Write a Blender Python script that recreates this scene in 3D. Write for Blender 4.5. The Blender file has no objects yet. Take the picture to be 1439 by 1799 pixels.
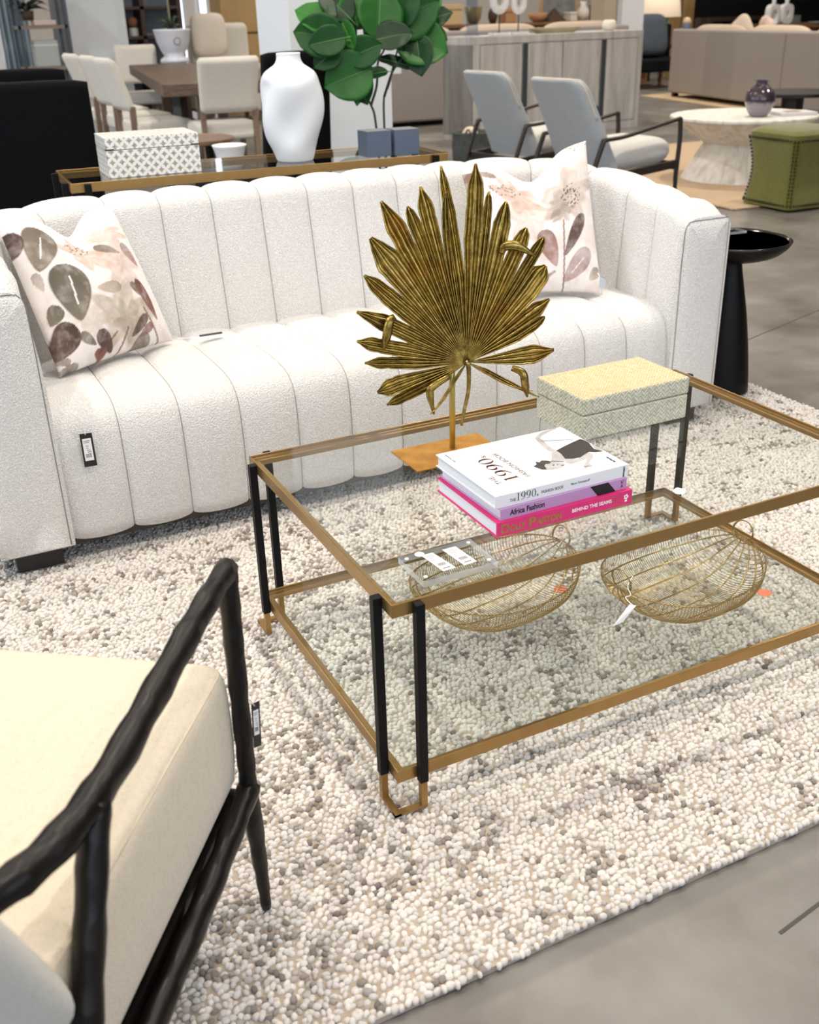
import bpy, bmesh, math, random
import numpy as np
from mathutils import Vector, Matrix, Euler
from mathutils import noise as mnoise

SC = bpy.context.scene
COL = SC.collection
random.seed(7)
RNG = np.random.default_rng(11)

# ------------------------------------------------------------------ camera
CAM_LOC = (-0.5817, -1.2696, 1.2855)
CAM_ROT = (1.1172, 0.0244, -0.4647)
F_PX = 1805.84
cam_data = bpy.data.cameras.new('camera')
cam = bpy.data.objects.new('camera', cam_data)
COL.objects.link(cam)
cam.location = CAM_LOC
cam.rotation_euler = CAM_ROT
cam_data.sensor_fit = 'VERTICAL'
cam_data.sensor_height = 36.0
cam_data.lens = 36.0 * F_PX / 1799.0
cam_data.clip_start = 0.05
cam_data.clip_end = 200
cam_data.dof.use_dof = True
cam_data.dof.focus_distance = 2.15
cam_data.dof.aperture_fstop = 5.6
SC.camera = cam

# ------------------------------------------------------------------ world, lights, exposure
SC.view_settings.view_transform = 'Standard'
SC.view_settings.look = 'None'
SC.view_settings.exposure = 0.18
SC.view_settings.gamma = 1.0
SC.view_settings.use_curve_mapping = False
world = bpy.data.worlds.new('world')
SC.world = world
world.use_nodes = True
bg = world.node_tree.nodes['Background']
bg.inputs[0].default_value = (0.75, 0.87, 1.0, 1)
bg.inputs[1].default_value = 1.0


def area(name, loc, target, sx, sy, power, col, shape='RECTANGLE', spread=180):
    d = bpy.data.lights.new(name, 'AREA')
    d.shape = shape
    d.size = sx
    d.size_y = sy
    d.energy = power
    d.color = col
    d.spread = math.radians(spread)
    o = bpy.data.objects.new(name, d)
    COL.objects.link(o)
    o.location = loc
    o.rotation_euler = (Vector(target) - Vector(loc)).to_track_quat('-Z', 'Y').to_euler()
    return o


COOL = (0.78, 0.89, 1.0)
WARM = (1.0, 0.91, 0.80)
# daylight through the shop windows: front wall behind the camera, left wall, right wall
area('window_light_front', (1.0, -5.9, 2.2), (1.0, 0, 1.6), 10, 3.2, 150, COOL)
area('window_light_left', (-5.9, 4.5, 2.2), (0, 4.5, 1.6), 13, 3.2, 230, COOL)
# rows of round ceiling downlights
DOWN = [(x, y) for x in (-1.6, 0.4, 2.4) for y in (-0.8, 1.2, 3.2)] + \
       [(x, y) for x in (-1.0, 2.5, 6.0, 9.5, 13.0) for y in (6.0, 9.5, 13.0, 17.0)] + [(5.2, 3.6), (8.0, 3.6)]
for (x, y) in DOWN:
    near = y < 4
    area('downlight', (x, y, 4.03), (x, y, 0), 0.10, 0.10, 25 if near else 46, WARM, 'DISK', 150)

# ------------------------------------------------------------------ helpers
Rcam = Euler(CAM_ROT, 'XYZ').to_matrix()


def at(u, v, x=None, y=None, z=None):
    """the point seen at photo pixel (u, v) on the plane x=, y= or z="""
    d = Rcam @ Vector(((u - 719.5) / F_PX, -(v - 899.5) / F_PX, -1))
    c = Vector(CAM_LOC)
    if z is not None:
        return c + d * ((z - c.z) / d.z)
    if y is not None:
        return c + d * ((y - c.y) / d.y)
    return c + d * ((x - c.x) / d.x)


def lin(h):
    h = h.lstrip('#')
    r = []
    for i in (0, 2, 4):
        c = int(h[i:i + 2], 16) / 255
        r.append(c / 12.92 if c <= .04045 else ((c + .055) / 1.055) ** 2.4)
    return tuple(r) + (1,)


MATS = {}


class NT:
    """small node-tree helper"""

    def __init__(self, name):
        self.m = bpy.data.materials.new(name)
        self.m.use_nodes = True
        self.t = self.m.node_tree
        self.b = self.t.nodes['Principled BSDF']
        self.out = self.t.nodes['Material Output']

    def n(self, kind, **kw):
        nd = self.t.nodes.new(kind)
        for k, v in kw.items():
            if k.startswith('i_'):
                nd.inputs[k[2:].replace('_', ' ')].default_value = v
            else:
                setattr(nd, k, v)
        return nd

    def l(self, a, b):
        self.t.links.new(a, b)

    def math(self, op, a, b=None, c=None):
        nd = self.t.nodes.new('ShaderNodeMath')
        nd.operation = op
        for i, v in enumerate((a, b, c)):
            if v is None:
                continue
            if hasattr(v, 'is_output'):
                self.l(v, nd.inputs[i])
            else:
                nd.inputs[i].default_value = v
        return nd.outputs[0]

    def mix(self, fac, a, b):
        nd = self.t.nodes.new('ShaderNodeMix')
        nd.data_type = 'RGBA'
        for i, v in ((0, fac), (6, a), (7, b)):
            if hasattr(v, 'is_output'):
                self.l(v, nd.inputs[i])
            else:
                nd.inputs[i].default_value = v
        return nd.outputs[2]

    def ramp(self, fac, stops):
        nd = self.t.nodes.new('ShaderNodeValToRGB')
        e = nd.color_ramp.elements
        while len(e) < len(stops):
            e.new(0.5)
        for i, (p, c) in enumerate(stops):
            e[i].position = p
            e[i].color = c
        self.l(fac, nd.inputs[0])
        return nd.outputs[0]

    def coord(self, kind='Object'):
        return self.n('ShaderNodeTexCoord').outputs[kind]

    def noise(self, scale, detail=3, co=None, rough=.5, stretch=None):
        nd = self.n('ShaderNodeTexNoise')
        nd.inputs['Scale'].default_value = scale
        nd.inputs['Detail'].default_value = detail
        nd.inputs['Roughness'].default_value = rough
        co = co or self.coord()
        if stretch:
            mp = self.n('ShaderNodeMapping')
            mp.inputs['Scale'].default_value = stretch
            self.l(co, mp.inputs[0])
            co = mp.outputs[0]
        self.l(co, nd.inputs['Vector'])
        return nd.outputs[0]

    def voro(self, scale, co=None, feature='F1'):
        nd = self.n('ShaderNodeTexVoronoi')
        nd.feature = feature
        nd.inputs['Scale'].default_value = scale
        self.l(co or self.coord(), nd.inputs['Vector'])
        return nd

    def bump(self, h, strength=.3, dist=.002):
        nd = self.n('ShaderNodeBump')
        nd.inputs['Strength'].default_value = strength
        nd.inputs['Distance'].default_value = dist
        self.l(h, nd.inputs['Height'])
        self.l(nd.outputs[0], self.b.inputs['Normal'])

    def base(self, v):
        if hasattr(v, 'is_output'):
            self.l(v, self.b.inputs['Base Color'])
        else:
            self.b.inputs['Base Color'].default_value = v

    def set(self, rough=.5, metal=0, spec=None, sheen=None, coat=None):
        self.b.inputs['Roughness'].default_value = rough
        self.b.inputs['Metallic'].default_value = metal
        if spec is not None:
            self.b.inputs['Specular IOR Level'].default_value = spec
        if sheen is not None:
            self.b.inputs['Sheen Weight'].default_value = sheen
        if coat is not None:
            self.b.inputs['Coat Weight'].default_value = coat
            self.b.inputs['Coat Roughness'].default_value = .08


def plain(name, hexc, rough=.5, metal=0, spec=None, var=.0, vscale=20, bump=0, bscale=200, coat=None, sheen=None):
    if name in MATS:
        return MATS[name]
    t = NT(name)
    c = lin(hexc)
    t.set(rough, metal, spec, sheen, coat)
    if var:
        f = t.noise(vscale, 4)
        d = tuple(max(0, x * (1 - var)) for x in c[:3]) + (1,)
        e = tuple(min(1, x * (1 + var)) for x in c[:3]) + (1,)
        t.base(t.ramp(f, [(.3, d), (.7, e)]))
    else:
        t.base(c)
    if bump:
        t.bump(t.noise(bscale, 3), bump, .002)
    MATS[name] = t.m
    return t.m


def fabric(name, hexc, scale=260, dark=.82, bstr=.5, sheen=.2):
    if name in MATS:
        return MATS[name]
    t = NT(name)
    c = lin(hexc)
    v = t.voro(scale)
    n = t.noise(scale * .35, 3)
    h = t.math('ADD', t.math('MULTIPLY', v.outputs['Distance'], .6), t.math('MULTIPLY', n, .8))
    t.base(t.ramp(h, [(.35, tuple(x * dark for x in c[:3]) + (1,)), (.75, c)]))
    t.set(.92, 0, .2, sheen)
    t.bump(h, bstr, .002)
    MATS[name] = t.m
    return t.m


def wood(name, c0, c1, scale=6, stretch=(1, 14, 14), rough=.5, bump=.15):
    if name in MATS:
        return MATS[name]
    t = NT(name)
    n = t.noise(scale, 6, stretch=stretch, rough=.62)
    t.base(t.ramp(n, [(.3, lin(c0)), (.7, lin(c1))]))
    t.set(rough)
    t.bump(n, bump, .002)
    MATS[name] = t.m
    return t.m


def glass_mat(name, tint=(.968, .984, .975, 1), refl=1.0):
    if name in MATS:
        return MATS[name]
    t = NT(name)
    t.t.nodes.remove(t.b)
    tr = t.n('ShaderNodeBsdfTransparent')
    tr.inputs[0].default_value = tint
    gl = t.n('ShaderNodeBsdfGlossy')
    gl.inputs['Roughness'].default_value = .005
    gl.inputs[0].default_value = (refl, refl, refl, 1)
    fr = t.n('ShaderNodeFresnel')
    fr.inputs[0].default_value = 1.48
    # only the face turned towards the air reflects; inside the pane light passes straight on
    ge = t.n('ShaderNodeNewGeometry')
    fac = t.math('MULTIPLY', fr.outputs[0], t.math('SUBTRACT', 1.0, ge.outputs['Backfacing']))
    mx = t.n('ShaderNodeMixShader')
    t.l(fac, mx.inputs[0])
    t.l(tr.outputs[0], mx.inputs[1])
    t.l(gl.outputs[0], mx.inputs[2])
    t.l(mx.outputs[0], t.out.inputs[0])
    MATS[name] = t.m
    return t.m


def emit(name, hexc, strength):
    if name in MATS:
        return MATS[name]
    t = NT(name)
    t.base(lin(hexc))
    t.b.inputs['Emission Color'].default_value = lin(hexc)
    t.b.inputs['Emission Strength'].default_value = strength
    MATS[name] = t.m
    return t.m


# ---- object bookkeeping
def setp(o, label=None, cat=None, group=None, kind=None):
    if label:
        o['label'] = label
    if cat:
        o['category'] = cat
    if group:
        o['group'] = group
    if kind:
        o['kind'] = kind
    return o


def thing(name, label, cat, loc=(0, 0, 0), rz=0, group=None):
    o = bpy.data.objects.new(name, None)
    o.empty_display_size = .1
    COL.objects.link(o)
    o.location = loc
    o.rotation_euler = (0, 0, rz)
    return setp(o, label, cat, group)


def copy_tree(o, parent=None):
    c = o.copy()
    COL.objects.link(c)
    if parent is not None:
        c.parent = parent
    for ch in list(o.children):
        copy_tree(ch, c)
    return c


def dup(o, loc, rz, label, group=None):
    c = copy_tree(o)
    c.location = loc
    c.rotation_euler = (0, 0, rz)
    c['label'] = label
    if group:
        c['group'] = group
    return c


class MB:
    """collects shapes, builds ONE mesh object"""

    def __init__(self):
        self.v = []
        self.f = []
        self.mi = []

    def add(self, vs, fs, mi=0):
        o = len(self.v)
        self.v += [tuple(p) for p in vs]
        self.f += [tuple(i + o for i in f) for f in fs]
        self.mi += [mi] * len(fs)
        return self

    def box(self, lo, hi, mi=0, M=None, taper=None):
        x0, y0, z0 = lo
        x1, y1, z1 = hi
        vs = [(x0, y0, z0), (x1, y0, z0), (x1, y1, z0), (x0, y1, z0), (x0, y0, z1), (x1, y0, z1), (x1, y1, z1), (x0, y1, z1)]
        if taper:
            cx, cy = (x0 + x1) / 2, (y0 + y1) / 2
            vs = [((cx + (x - cx) * taper, cy + (y - cy) * taper, z) if i < 4 else (x, y, z)) for i, (x, y, z) in enumerate(vs)]
        if M is not None:
            vs = [M @ Vector(p) for p in vs]
        return self.add(vs, [(0, 3, 2, 1), (4, 5, 6, 7), (0, 1, 5, 4), (1, 2, 6, 5), (2, 3, 7, 6), (3, 0, 4, 7)], mi)

    def bar(self, a, b, w, h=None, mi=0, up=(0, 0, 1)):
        """square bar between two points"""
        h = h or w
        a, b = Vector(a), Vector(b)
        d = (b - a).normalized()
        s = d.cross(Vector(up))
        if s.length < 1e-4:
            s = d.cross(Vector((1, 0, 0)))
        s.normalize()
        t = s.cross(d)
        vs = []
        for p in (a, b):
            for (i, j) in ((-1, -1), (1, -1), (1, 1), (-1, 1)):
                vs.append(p + s * (i * w / 2) + t * (j * h / 2))
        return self.add(vs, [(3, 2, 1, 0), (4, 5, 6, 7), (0, 1, 5, 4), (1, 2, 6, 5), (2, 3, 7, 6), (3, 0, 4, 7)], mi)

    def tube(self, pts, r, n=8, mi=0, closed=False, flat=1.0, jit=0, cap=True):
        pts = [Vector(p) for p in pts]
        m = len(pts)
        rs = r if isinstance(r, (list, tuple)) else [r] * m
        vs = []
        ref = None
        for i, p in enumerate(pts):
            if closed:
                d = pts[(i + 1) % m] - pts[i - 1]
            else:
                d = pts[min(i + 1, m - 1)] - pts[max(i - 1, 0)]
            d.normalize()
            if ref is None:
                ref = Vector((0, 0, 1)) if abs(d.z) < .9 else Vector((1, 0, 0))
            s = ref - d * ref.dot(d)
            if s.length < 1e-5:
                s = d.orthogonal()
            s.normalize()
            ref = s
            t = d.cross(s)
            for k in range(n):
                a = 2 * math.pi * k / n
                rr = rs[i] * (1 + (random.uniform(-jit, jit) if jit else 0))
                vs.append(p + s * (math.cos(a) * rr * flat) + t * (math.sin(a) * rr))
        fs = []
        for i in range(m if closed else m - 1):
            j = (i + 1) % m
            for k in range(n):
                l = (k + 1) % n
                fs.append((i * n + k, i * n + l, j * n + l, j * n + k))
        if not closed and cap:
            fs.append(tuple(range(n - 1, -1, -1)))
            fs.append(tuple((m - 1) * n + k for k in range(n)))
        return self.add(vs, fs, mi)

    def lathe(self, prof, n=32, mi=0, c=(0, 0, 0), mod=None, cap=True):
        vs = []
        for j, (r, z) in enumerate(prof):
            for k in range(n):
                a = 2 * math.pi * k / n
                rr = r * (mod(a, z) if mod else 1)
                vs.append((c[0] + rr * math.cos(a), c[1] + rr * math.sin(a), c[2] + z))
        fs = []
        for j in range(len(prof) - 1):
            for k in range(n):
                l = (k + 1) % n
                fs.append((j * n + k, j * n + l, (j + 1) * n + l, (j + 1) * n + k))
        if cap:
            if prof[0][0] > 1e-4:
                fs.append(tuple(range(n - 1, -1, -1)))
            if prof[-1][0] > 1e-4:
                fs.append(tuple((len(prof) - 1) * n + k for k in range(n)))
        return self.add(vs, fs, mi)

    def grid(self, fn, nu, nv, mi=0, wrap_u=False):
        vs = [fn(i / (nu if wrap_u else nu - 1), j / (nv - 1)) for j in range(nv) for i in range(nu)]
        fs = []
        for j in range(nv - 1):
            for i in range(nu if wrap_u else nu - 1):
                k = (i + 1) % nu
                fs.append((j * nu + i, j * nu + k, (j + 1) * nu + k, (j + 1) * nu + i))
        return self.add(vs, fs, mi)

    def prism(self, poly, z0, z1, mi=0, M=None):
        n = len(poly)
        vs = [(x, y, z0) for x, y in poly] + [(x, y, z1) for x, y in poly]
        if M is not None:
            vs = [M @ Vector(p) for p in vs]
        fs = [tuple(range(n - 1, -1, -1)), tuple(range(n, 2 * n))]
        fs += [(i, (i + 1) % n, n + (i + 1) % n, n + i) for i in range(n)]
        return self.add(vs, fs, mi)

    def ball(self, c, r, n=16, m=10, mi=0, sq=(1, 1, 1)):
        vs = []
        for j in range(m + 1):
            th = math.pi * j / m
            for k in range(n):
                a = 2 * math.pi * k / n
                vs.append((c[0] + r * sq[0] * math.sin(th) * math.cos(a), c[1] + r * sq[1] * math.sin(th) * math.sin(a), c[2] - r * sq[2] * math.cos(th)))
        fs = []
        for j in range(m):
            for k in range(n):
                l = (k + 1) % n
                fs.append((j * n + k, j * n + l, (j + 1) * n + l, (j + 1) * n + k))
        return self.add(vs, fs, mi)

    def build(self, name, mats, parent=None, smooth=False, bevel=0, seg=2, subsurf=0, solid=0, uv=False, weld=False, auto=None, loc=None):
        me = bpy.data.meshes.new(name)
        me.from_pydata(self.v, [], self.f)
        if not isinstance(mats, (list, tuple)):
            mats = [mats]
        for m in mats:
            me.materials.append(m)
        if len(mats) > 1:
            me.polygons.foreach_set('material_index', self.mi)
        if weld:
            b = bmesh.new()
            b.from_mesh(me)
            bmesh.ops.remove_doubles(b, verts=b.verts, dist=1e-5)
            bmesh.ops.recalc_face_normals(b, faces=b.faces)
            b.to_mesh(me)
            b.free()
        if uv:
            ul = me.uv_layers.new(name='UVMap')
            for p in me.polygons:
                nx, ny, nz = (abs(q) for q in p.normal)
                for li in p.loop_indices:
                    co = me.vertices[me.loops[li].vertex_index].co
                    if nz >= nx and nz >= ny:
                        ul.data[li].uv = (co.x, co.y)
                    elif ny >= nx:
                        ul.data[li].uv = (co.x, co.z)
                    else:
                        ul.data[li].uv = (co.y, co.z)
        if smooth:
            me.polygons.foreach_set('use_smooth', [True] * len(me.polygons))
        me.update()
        o = bpy.data.objects.new(name, me)
        COL.objects.link(o)
        if parent is not None:
            o.parent = parent
        if loc is not None:
            o.location = loc
        if bevel:
            md = o.modifiers.new('bevel', 'BEVEL')
            md.width = bevel
            md.segments = seg
            md.limit_method = 'ANGLE'
            md.angle_limit = math.radians(40)
        if subsurf:
            md = o.modifiers.new('sub', 'SUBSURF')
            md.levels = subsurf
            md.render_levels = subsurf
        if solid:
            md = o.modifiers.new('solid', 'SOLIDIFY')
            md.thickness = solid
            md.offset = 0
        return o


def smoothstep(a, b, x):
    t = min(1, max(0, (x - a) / (b - a)))
    return t * t * (3 - 2 * t)


def bez(p0, p1, p2, n=10):
    p0, p1, p2 = Vector(p0), Vector(p1), Vector(p2)
    return [p0 * (1 - t) ** 2 + p1 * 2 * t * (1 - t) + p2 * t * t for t in (i / n for i in range(n + 1))]


def smooth_path(pts, n=8):
    """Catmull-Rom through points"""
    P = [Vector(p) for p in pts]
    P = [P[0] * 2 - P[1]] + P + [P[-1] * 2 - P[-2]]
    out = []
    for i in range(1, len(P) - 2):
        for k in range(n):
            t = k / n
            out.append(.5 * ((2 * P[i]) + (P[i + 1] - P[i - 1]) * t + (2 * P[i - 1] - 5 * P[i] + 4 * P[i + 1] - P[i + 2]) * t * t + (3 * P[i] - P[i - 1] - 3 * P[i + 1] + P[i + 2]) * t ** 3))
    out.append(P[-2])
    return out


def text(name, body, size, m, parent, loc, rot=(0, 0, 0), align='LEFT', sx=1.0, ext=.0002, bold=0, shear=0, width=None):
    cu = bpy.data.curves.new(name, 'FONT')
    cu.body = body
    cu.size = size
    cu.extrude = ext
    cu.align_x = align
    cu.offset = bold
    cu.shear = shear
    tmp = bpy.data.objects.new('tmp', cu)
    COL.objects.link(tmp)
    dg = bpy.context.evaluated_depsgraph_get()
    me = bpy.data.meshes.new_from_object(tmp.evaluated_get(dg))
    bpy.data.objects.remove(tmp)
    bpy.data.curves.remove(cu)
    if width:
        xs = [v.co.x for v in me.vertices]
        me.transform(Matrix.Translation((-min(xs), 0, 0)))
        sx = width / (max(xs) - min(xs))
    me.transform(Matrix.Diagonal((sx, 1, 1, 1)))
    me.materials.clear()
    me.materials.append(m)
    o = bpy.data.objects.new(name, me)
    COL.objects.link(o)
    o.parent = parent
    o.location = loc
    o.rotation_euler = rot
    return o


# ------------------------------------------------------------------ materials
brass = NT('brushed_brass')
brass.base(brass.ramp(brass.noise(30, 4), [(.3, lin('#a48352')), (.7, lin('#ab8a58'))]))
brass.set(.33, .85)
BRASS = brass.m
BLACK = plain('black_metal', '#08090b', .5, 0, .2)
GLASS = glass_mat('clear_glass')
ACRYL = glass_mat('clear_acrylic', (.985, .992, .992, 1))
_a = NT('acrylic_edge_glint')
_a.base((.93, .95, .96, 1))  # pale side faces: the bright edge glint is put into the colour
_a.set(.1)
_a.b.inputs['Alpha'].default_value = .38
ACRYL_EDGE = _a.m
WHITE_PAPER = plain('white_paper', '#f2f2f0', .7)
INK = plain('black_ink', '#16161a', .6)
BOUCLE = None


def make_boucle():
    t = NT('ivory_boucle')
    v = t.voro(240)
    v2 = t.noise(170, 4, rough=.7)
    h = t.math('ADD', t.math('MULTIPLY', v.outputs['Distance'], -.9), t.math('MULTIPLY', v2, .9))
    t.base(t.ramp(h, [(-.0, lin('#dddbd8')), (.25, lin('#f3f2f0'))]))
    t.set(.95, 0, .1, .2)
    t.bump(h, .75, .0035)
    return t.m


BOUCLE = make_boucle()

# ------------------------------------------------------------------ the setting
def concrete():
    t = NT('polished_concrete')
    n1 = t.noise(1.3, 8, rough=.6)
    n2 = t.noise(4.5, 5, rough=.55)
    s = t.math('ADD', t.math('MULTIPLY', n1, .75), t.math('MULTIPLY', n2, .25))
    col = t.ramp(s, [(.34, lin('#57514a')), (.5, lin('#76716b')), (.66, lin('#8f8b86'))])
    t.base(col)
    t.set(.33, 0, .45)
    t.l(t.ramp(n2, [(.3, (.30, .30, .30, 1)), (.7, (.40, .40, .40, 1))]), t.b.inputs['Roughness'])
    t.bump(n2, .04, .002)
    return t.m


m = MB()
m.box((-6, -6, -.1), (26, 24, 0))
setp(m.build('floor', concrete()), kind='structure')
# saw-cut control joints in the slab
JOINT = plain('joint_filler', '#4c4843', .8)
m = MB()
p0, p1 = at(1370, 1640, z=0), at(1439, 1588, z=0)
d = (p1 - p0).normalized()
m.bar(p0 + Vector((0, 0, -.0012)), p0 + d * 1.2 + Vector((0, 0, -.0012)), .006, .004)
setp(m.build('trim_1', JOINT), kind='structure')
m = MB()
p0, p1 = at(1300, 603, z=0), at(1439, 545, z=0)
d = (p1 - p0).normalized()
m.bar(p0 - d * 1 + Vector((0, 0, -.0012)), p1 + d * 4 + Vector((0, 0, -.0012)), .006, .004)
setp(m.build('trim_2', JOINT), kind='structure')

CEIL = plain('ceiling_paint', '#d9d6d0', .9)
WALLP = plain('warm_white_wall_paint', '#dcd8d2', .9)
WHITEP = plain('white_column_paint', '#dfe3e6', .8, var=.02, vscale=2)
GREYP = plain('grey_column_paint', '#77787b', .8)
setp(MB().box((-6, -6, 4.1), (26, 20, 4.2)).build('ceiling', CEIL), kind='structure')
setp(MB().box((-6.1, -6, 0), (-6.0, 20, 4.1)).build('wall_left', WALLP), kind='structure')
setp(MB().box((26, -6, 0), (26.1, 20, 4.1)).build('wall_right', WALLP), kind='structure')
setp(MB().box((-6, -6.1, 0), (26, -6, 4.1)).build('wall_front', WALLP), kind='structure')
setp(MB().box((-6, 20, 0), (26, 20.1, 4.1)).build('wall_back', WALLP), kind='structure')

# ------------------------------------------------------------------ looped wool rug
RUG_Z = 0.021


def vnoise(x, y, cell, seed):
    r = np.random.default_rng(seed).random((400, 400))
    gx, gy = x / cell + 150, y / cell + 150
    ix, iy = np.floor(gx).astype(int), np.floor(gy).astype(int)
    fx, fy = gx - ix, gy - iy
    fx, fy = fx * fx * (3 - 2 * fx), fy * fy * (3 - 2 * fy)
    ix %= 399
    iy %= 399
    return (r[ix, iy] * (1 - fx) + r[ix + 1, iy] * fx) * (1 - fy) + (r[ix, iy + 1] * (1 - fx) + r[ix + 1, iy + 1] * fx) * fy


def make_rug():
    bm = bmesh.new()
    bmesh.ops.create_icosphere(bm, subdivisions=2, radius=1)
    sv = np.array([v.co[:] for v in bm.verts])
    sf = np.array([[v.index for v in f.verts] for f in bm.faces])
    bm.free()
    X0, X1, Y0, Y1 = -1.25, 2.15, -0.357, 1.62
    s = .0112
    gx, gy = np.meshgrid(np.arange(X0 + .006, X1 - .004, s), np.arange(Y0 + .006, Y1, s * .92))
    gx = gx + (np.arange(gx.shape[0]) % 2)[:, None] * s * .5
    x = gx.ravel() + RNG.normal(0, .0021, gx.size)
    y = gy.ravel() + RNG.normal(0, .0021, gx.size)
    keep = np.ones(x.size, bool)
    # nothing of the pile can be seen below the sofa or left of the chair
    keep &= ~((y > 1.36) & (x < 1.66))
    keep &= x > -.95
    x, y = x[keep], y[keep]
    n = x.size
    rx = RNG.uniform(.0056, .0082, n)
    ry = rx * RNG.uniform(.62, .85, n)
    rz = RNG.uniform(.0055, .0075, n)
    an = RNG.normal(.5, .7, n)
    z = RUG_Z - .0028 - rz + RNG.normal(0, .0011, n)
    ca, sa = np.cos(an), np.sin(an)
    loc = sv[None] * np.stack([rx, ry, rz], 1)[:, None]
    V = np.empty_like(loc)
    V[..., 0] = loc[..., 0] * ca[:, None] - loc[..., 1] * sa[:, None] + x[:, None]
    V[..., 1] = loc[..., 0] * sa[:, None] + loc[..., 1] * ca[:, None] + y[:, None]
    V[..., 2] = loc[..., 2] + z[:, None]
    k = len(sv)
    Fc = (sf[None] + (np.arange(n) * k)[:, None, None]).reshape(-1, 3)
    me = bpy.data.meshes.new('rug')
    me.vertices.add(n * k)
    me.vertices.foreach_set('co', V.reshape(-1))
    me.loops.add(Fc.size)
    me.loops.foreach_set('vertex_index', Fc.reshape(-1).astype(np.int32))
    me.polygons.add(len(Fc))
    me.polygons.foreach_set('loop_start', np.arange(0, Fc.size, 3, dtype=np.int32))
    me.polygons.foreach_set('use_smooth', np.ones(len(Fc), bool))
    # heathered yarn: mostly cream, grey-brown loops in drifts
    f = .55 * vnoise(x, y, .035, 1) + .25 * vnoise(x, y, .12, 2) + .2 * vnoise(x, y, .5, 3)
    p = np.clip((f - .47) * 3.0, 0.03, .7)
    dark = RNG.random(n) < p * .66
    cream = np.array([.77, .725, .675])
    grey = np.array([.30, .265, .235])
    mid = np.array([.50, .455, .41])
    c = cream[None] * RNG.uniform(.86, 1.04, (n, 1))
    kind = RNG.random(n)
    c[dark] = np.where(kind[dark][:, None] < .5, grey, mid) * RNG.uniform(.7, 1.15, (dark.sum(), 1))
    rgba = np.ones((n, k, 4), np.float32)
    rgba[..., :3] = c[:, None]
    at_ = me.attributes.new('yarn', 'FLOAT_COLOR', 'POINT')
    at_.data.foreach_set('color', rgba.reshape(-1))
    me.update()
    me.validate()
    t = NT('heathered_wool')
    a = t.n('ShaderNodeAttribute', attribute_name='yarn')
    t.base(a.outputs['Color'])
    t.set(.95, 0, .1, .15)
    t.bump(t.noise(900, 3), .3, .001)
    me.materials.append(t.m)
    o = bpy.data.objects.new('rug', me)
    COL.objects.link(o)
    setp(o, 'chunky looped wool rug in heathered cream and grey under the glass coffee table', 'rug')
    b = MB().box((X0, Y0 + .004, 0.001), (X1 - .004, 2.02, .012)).build('backing', plain('rug_backing', '#b3a595', .95))
    b.parent = o
    return o


make_rug()


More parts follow.
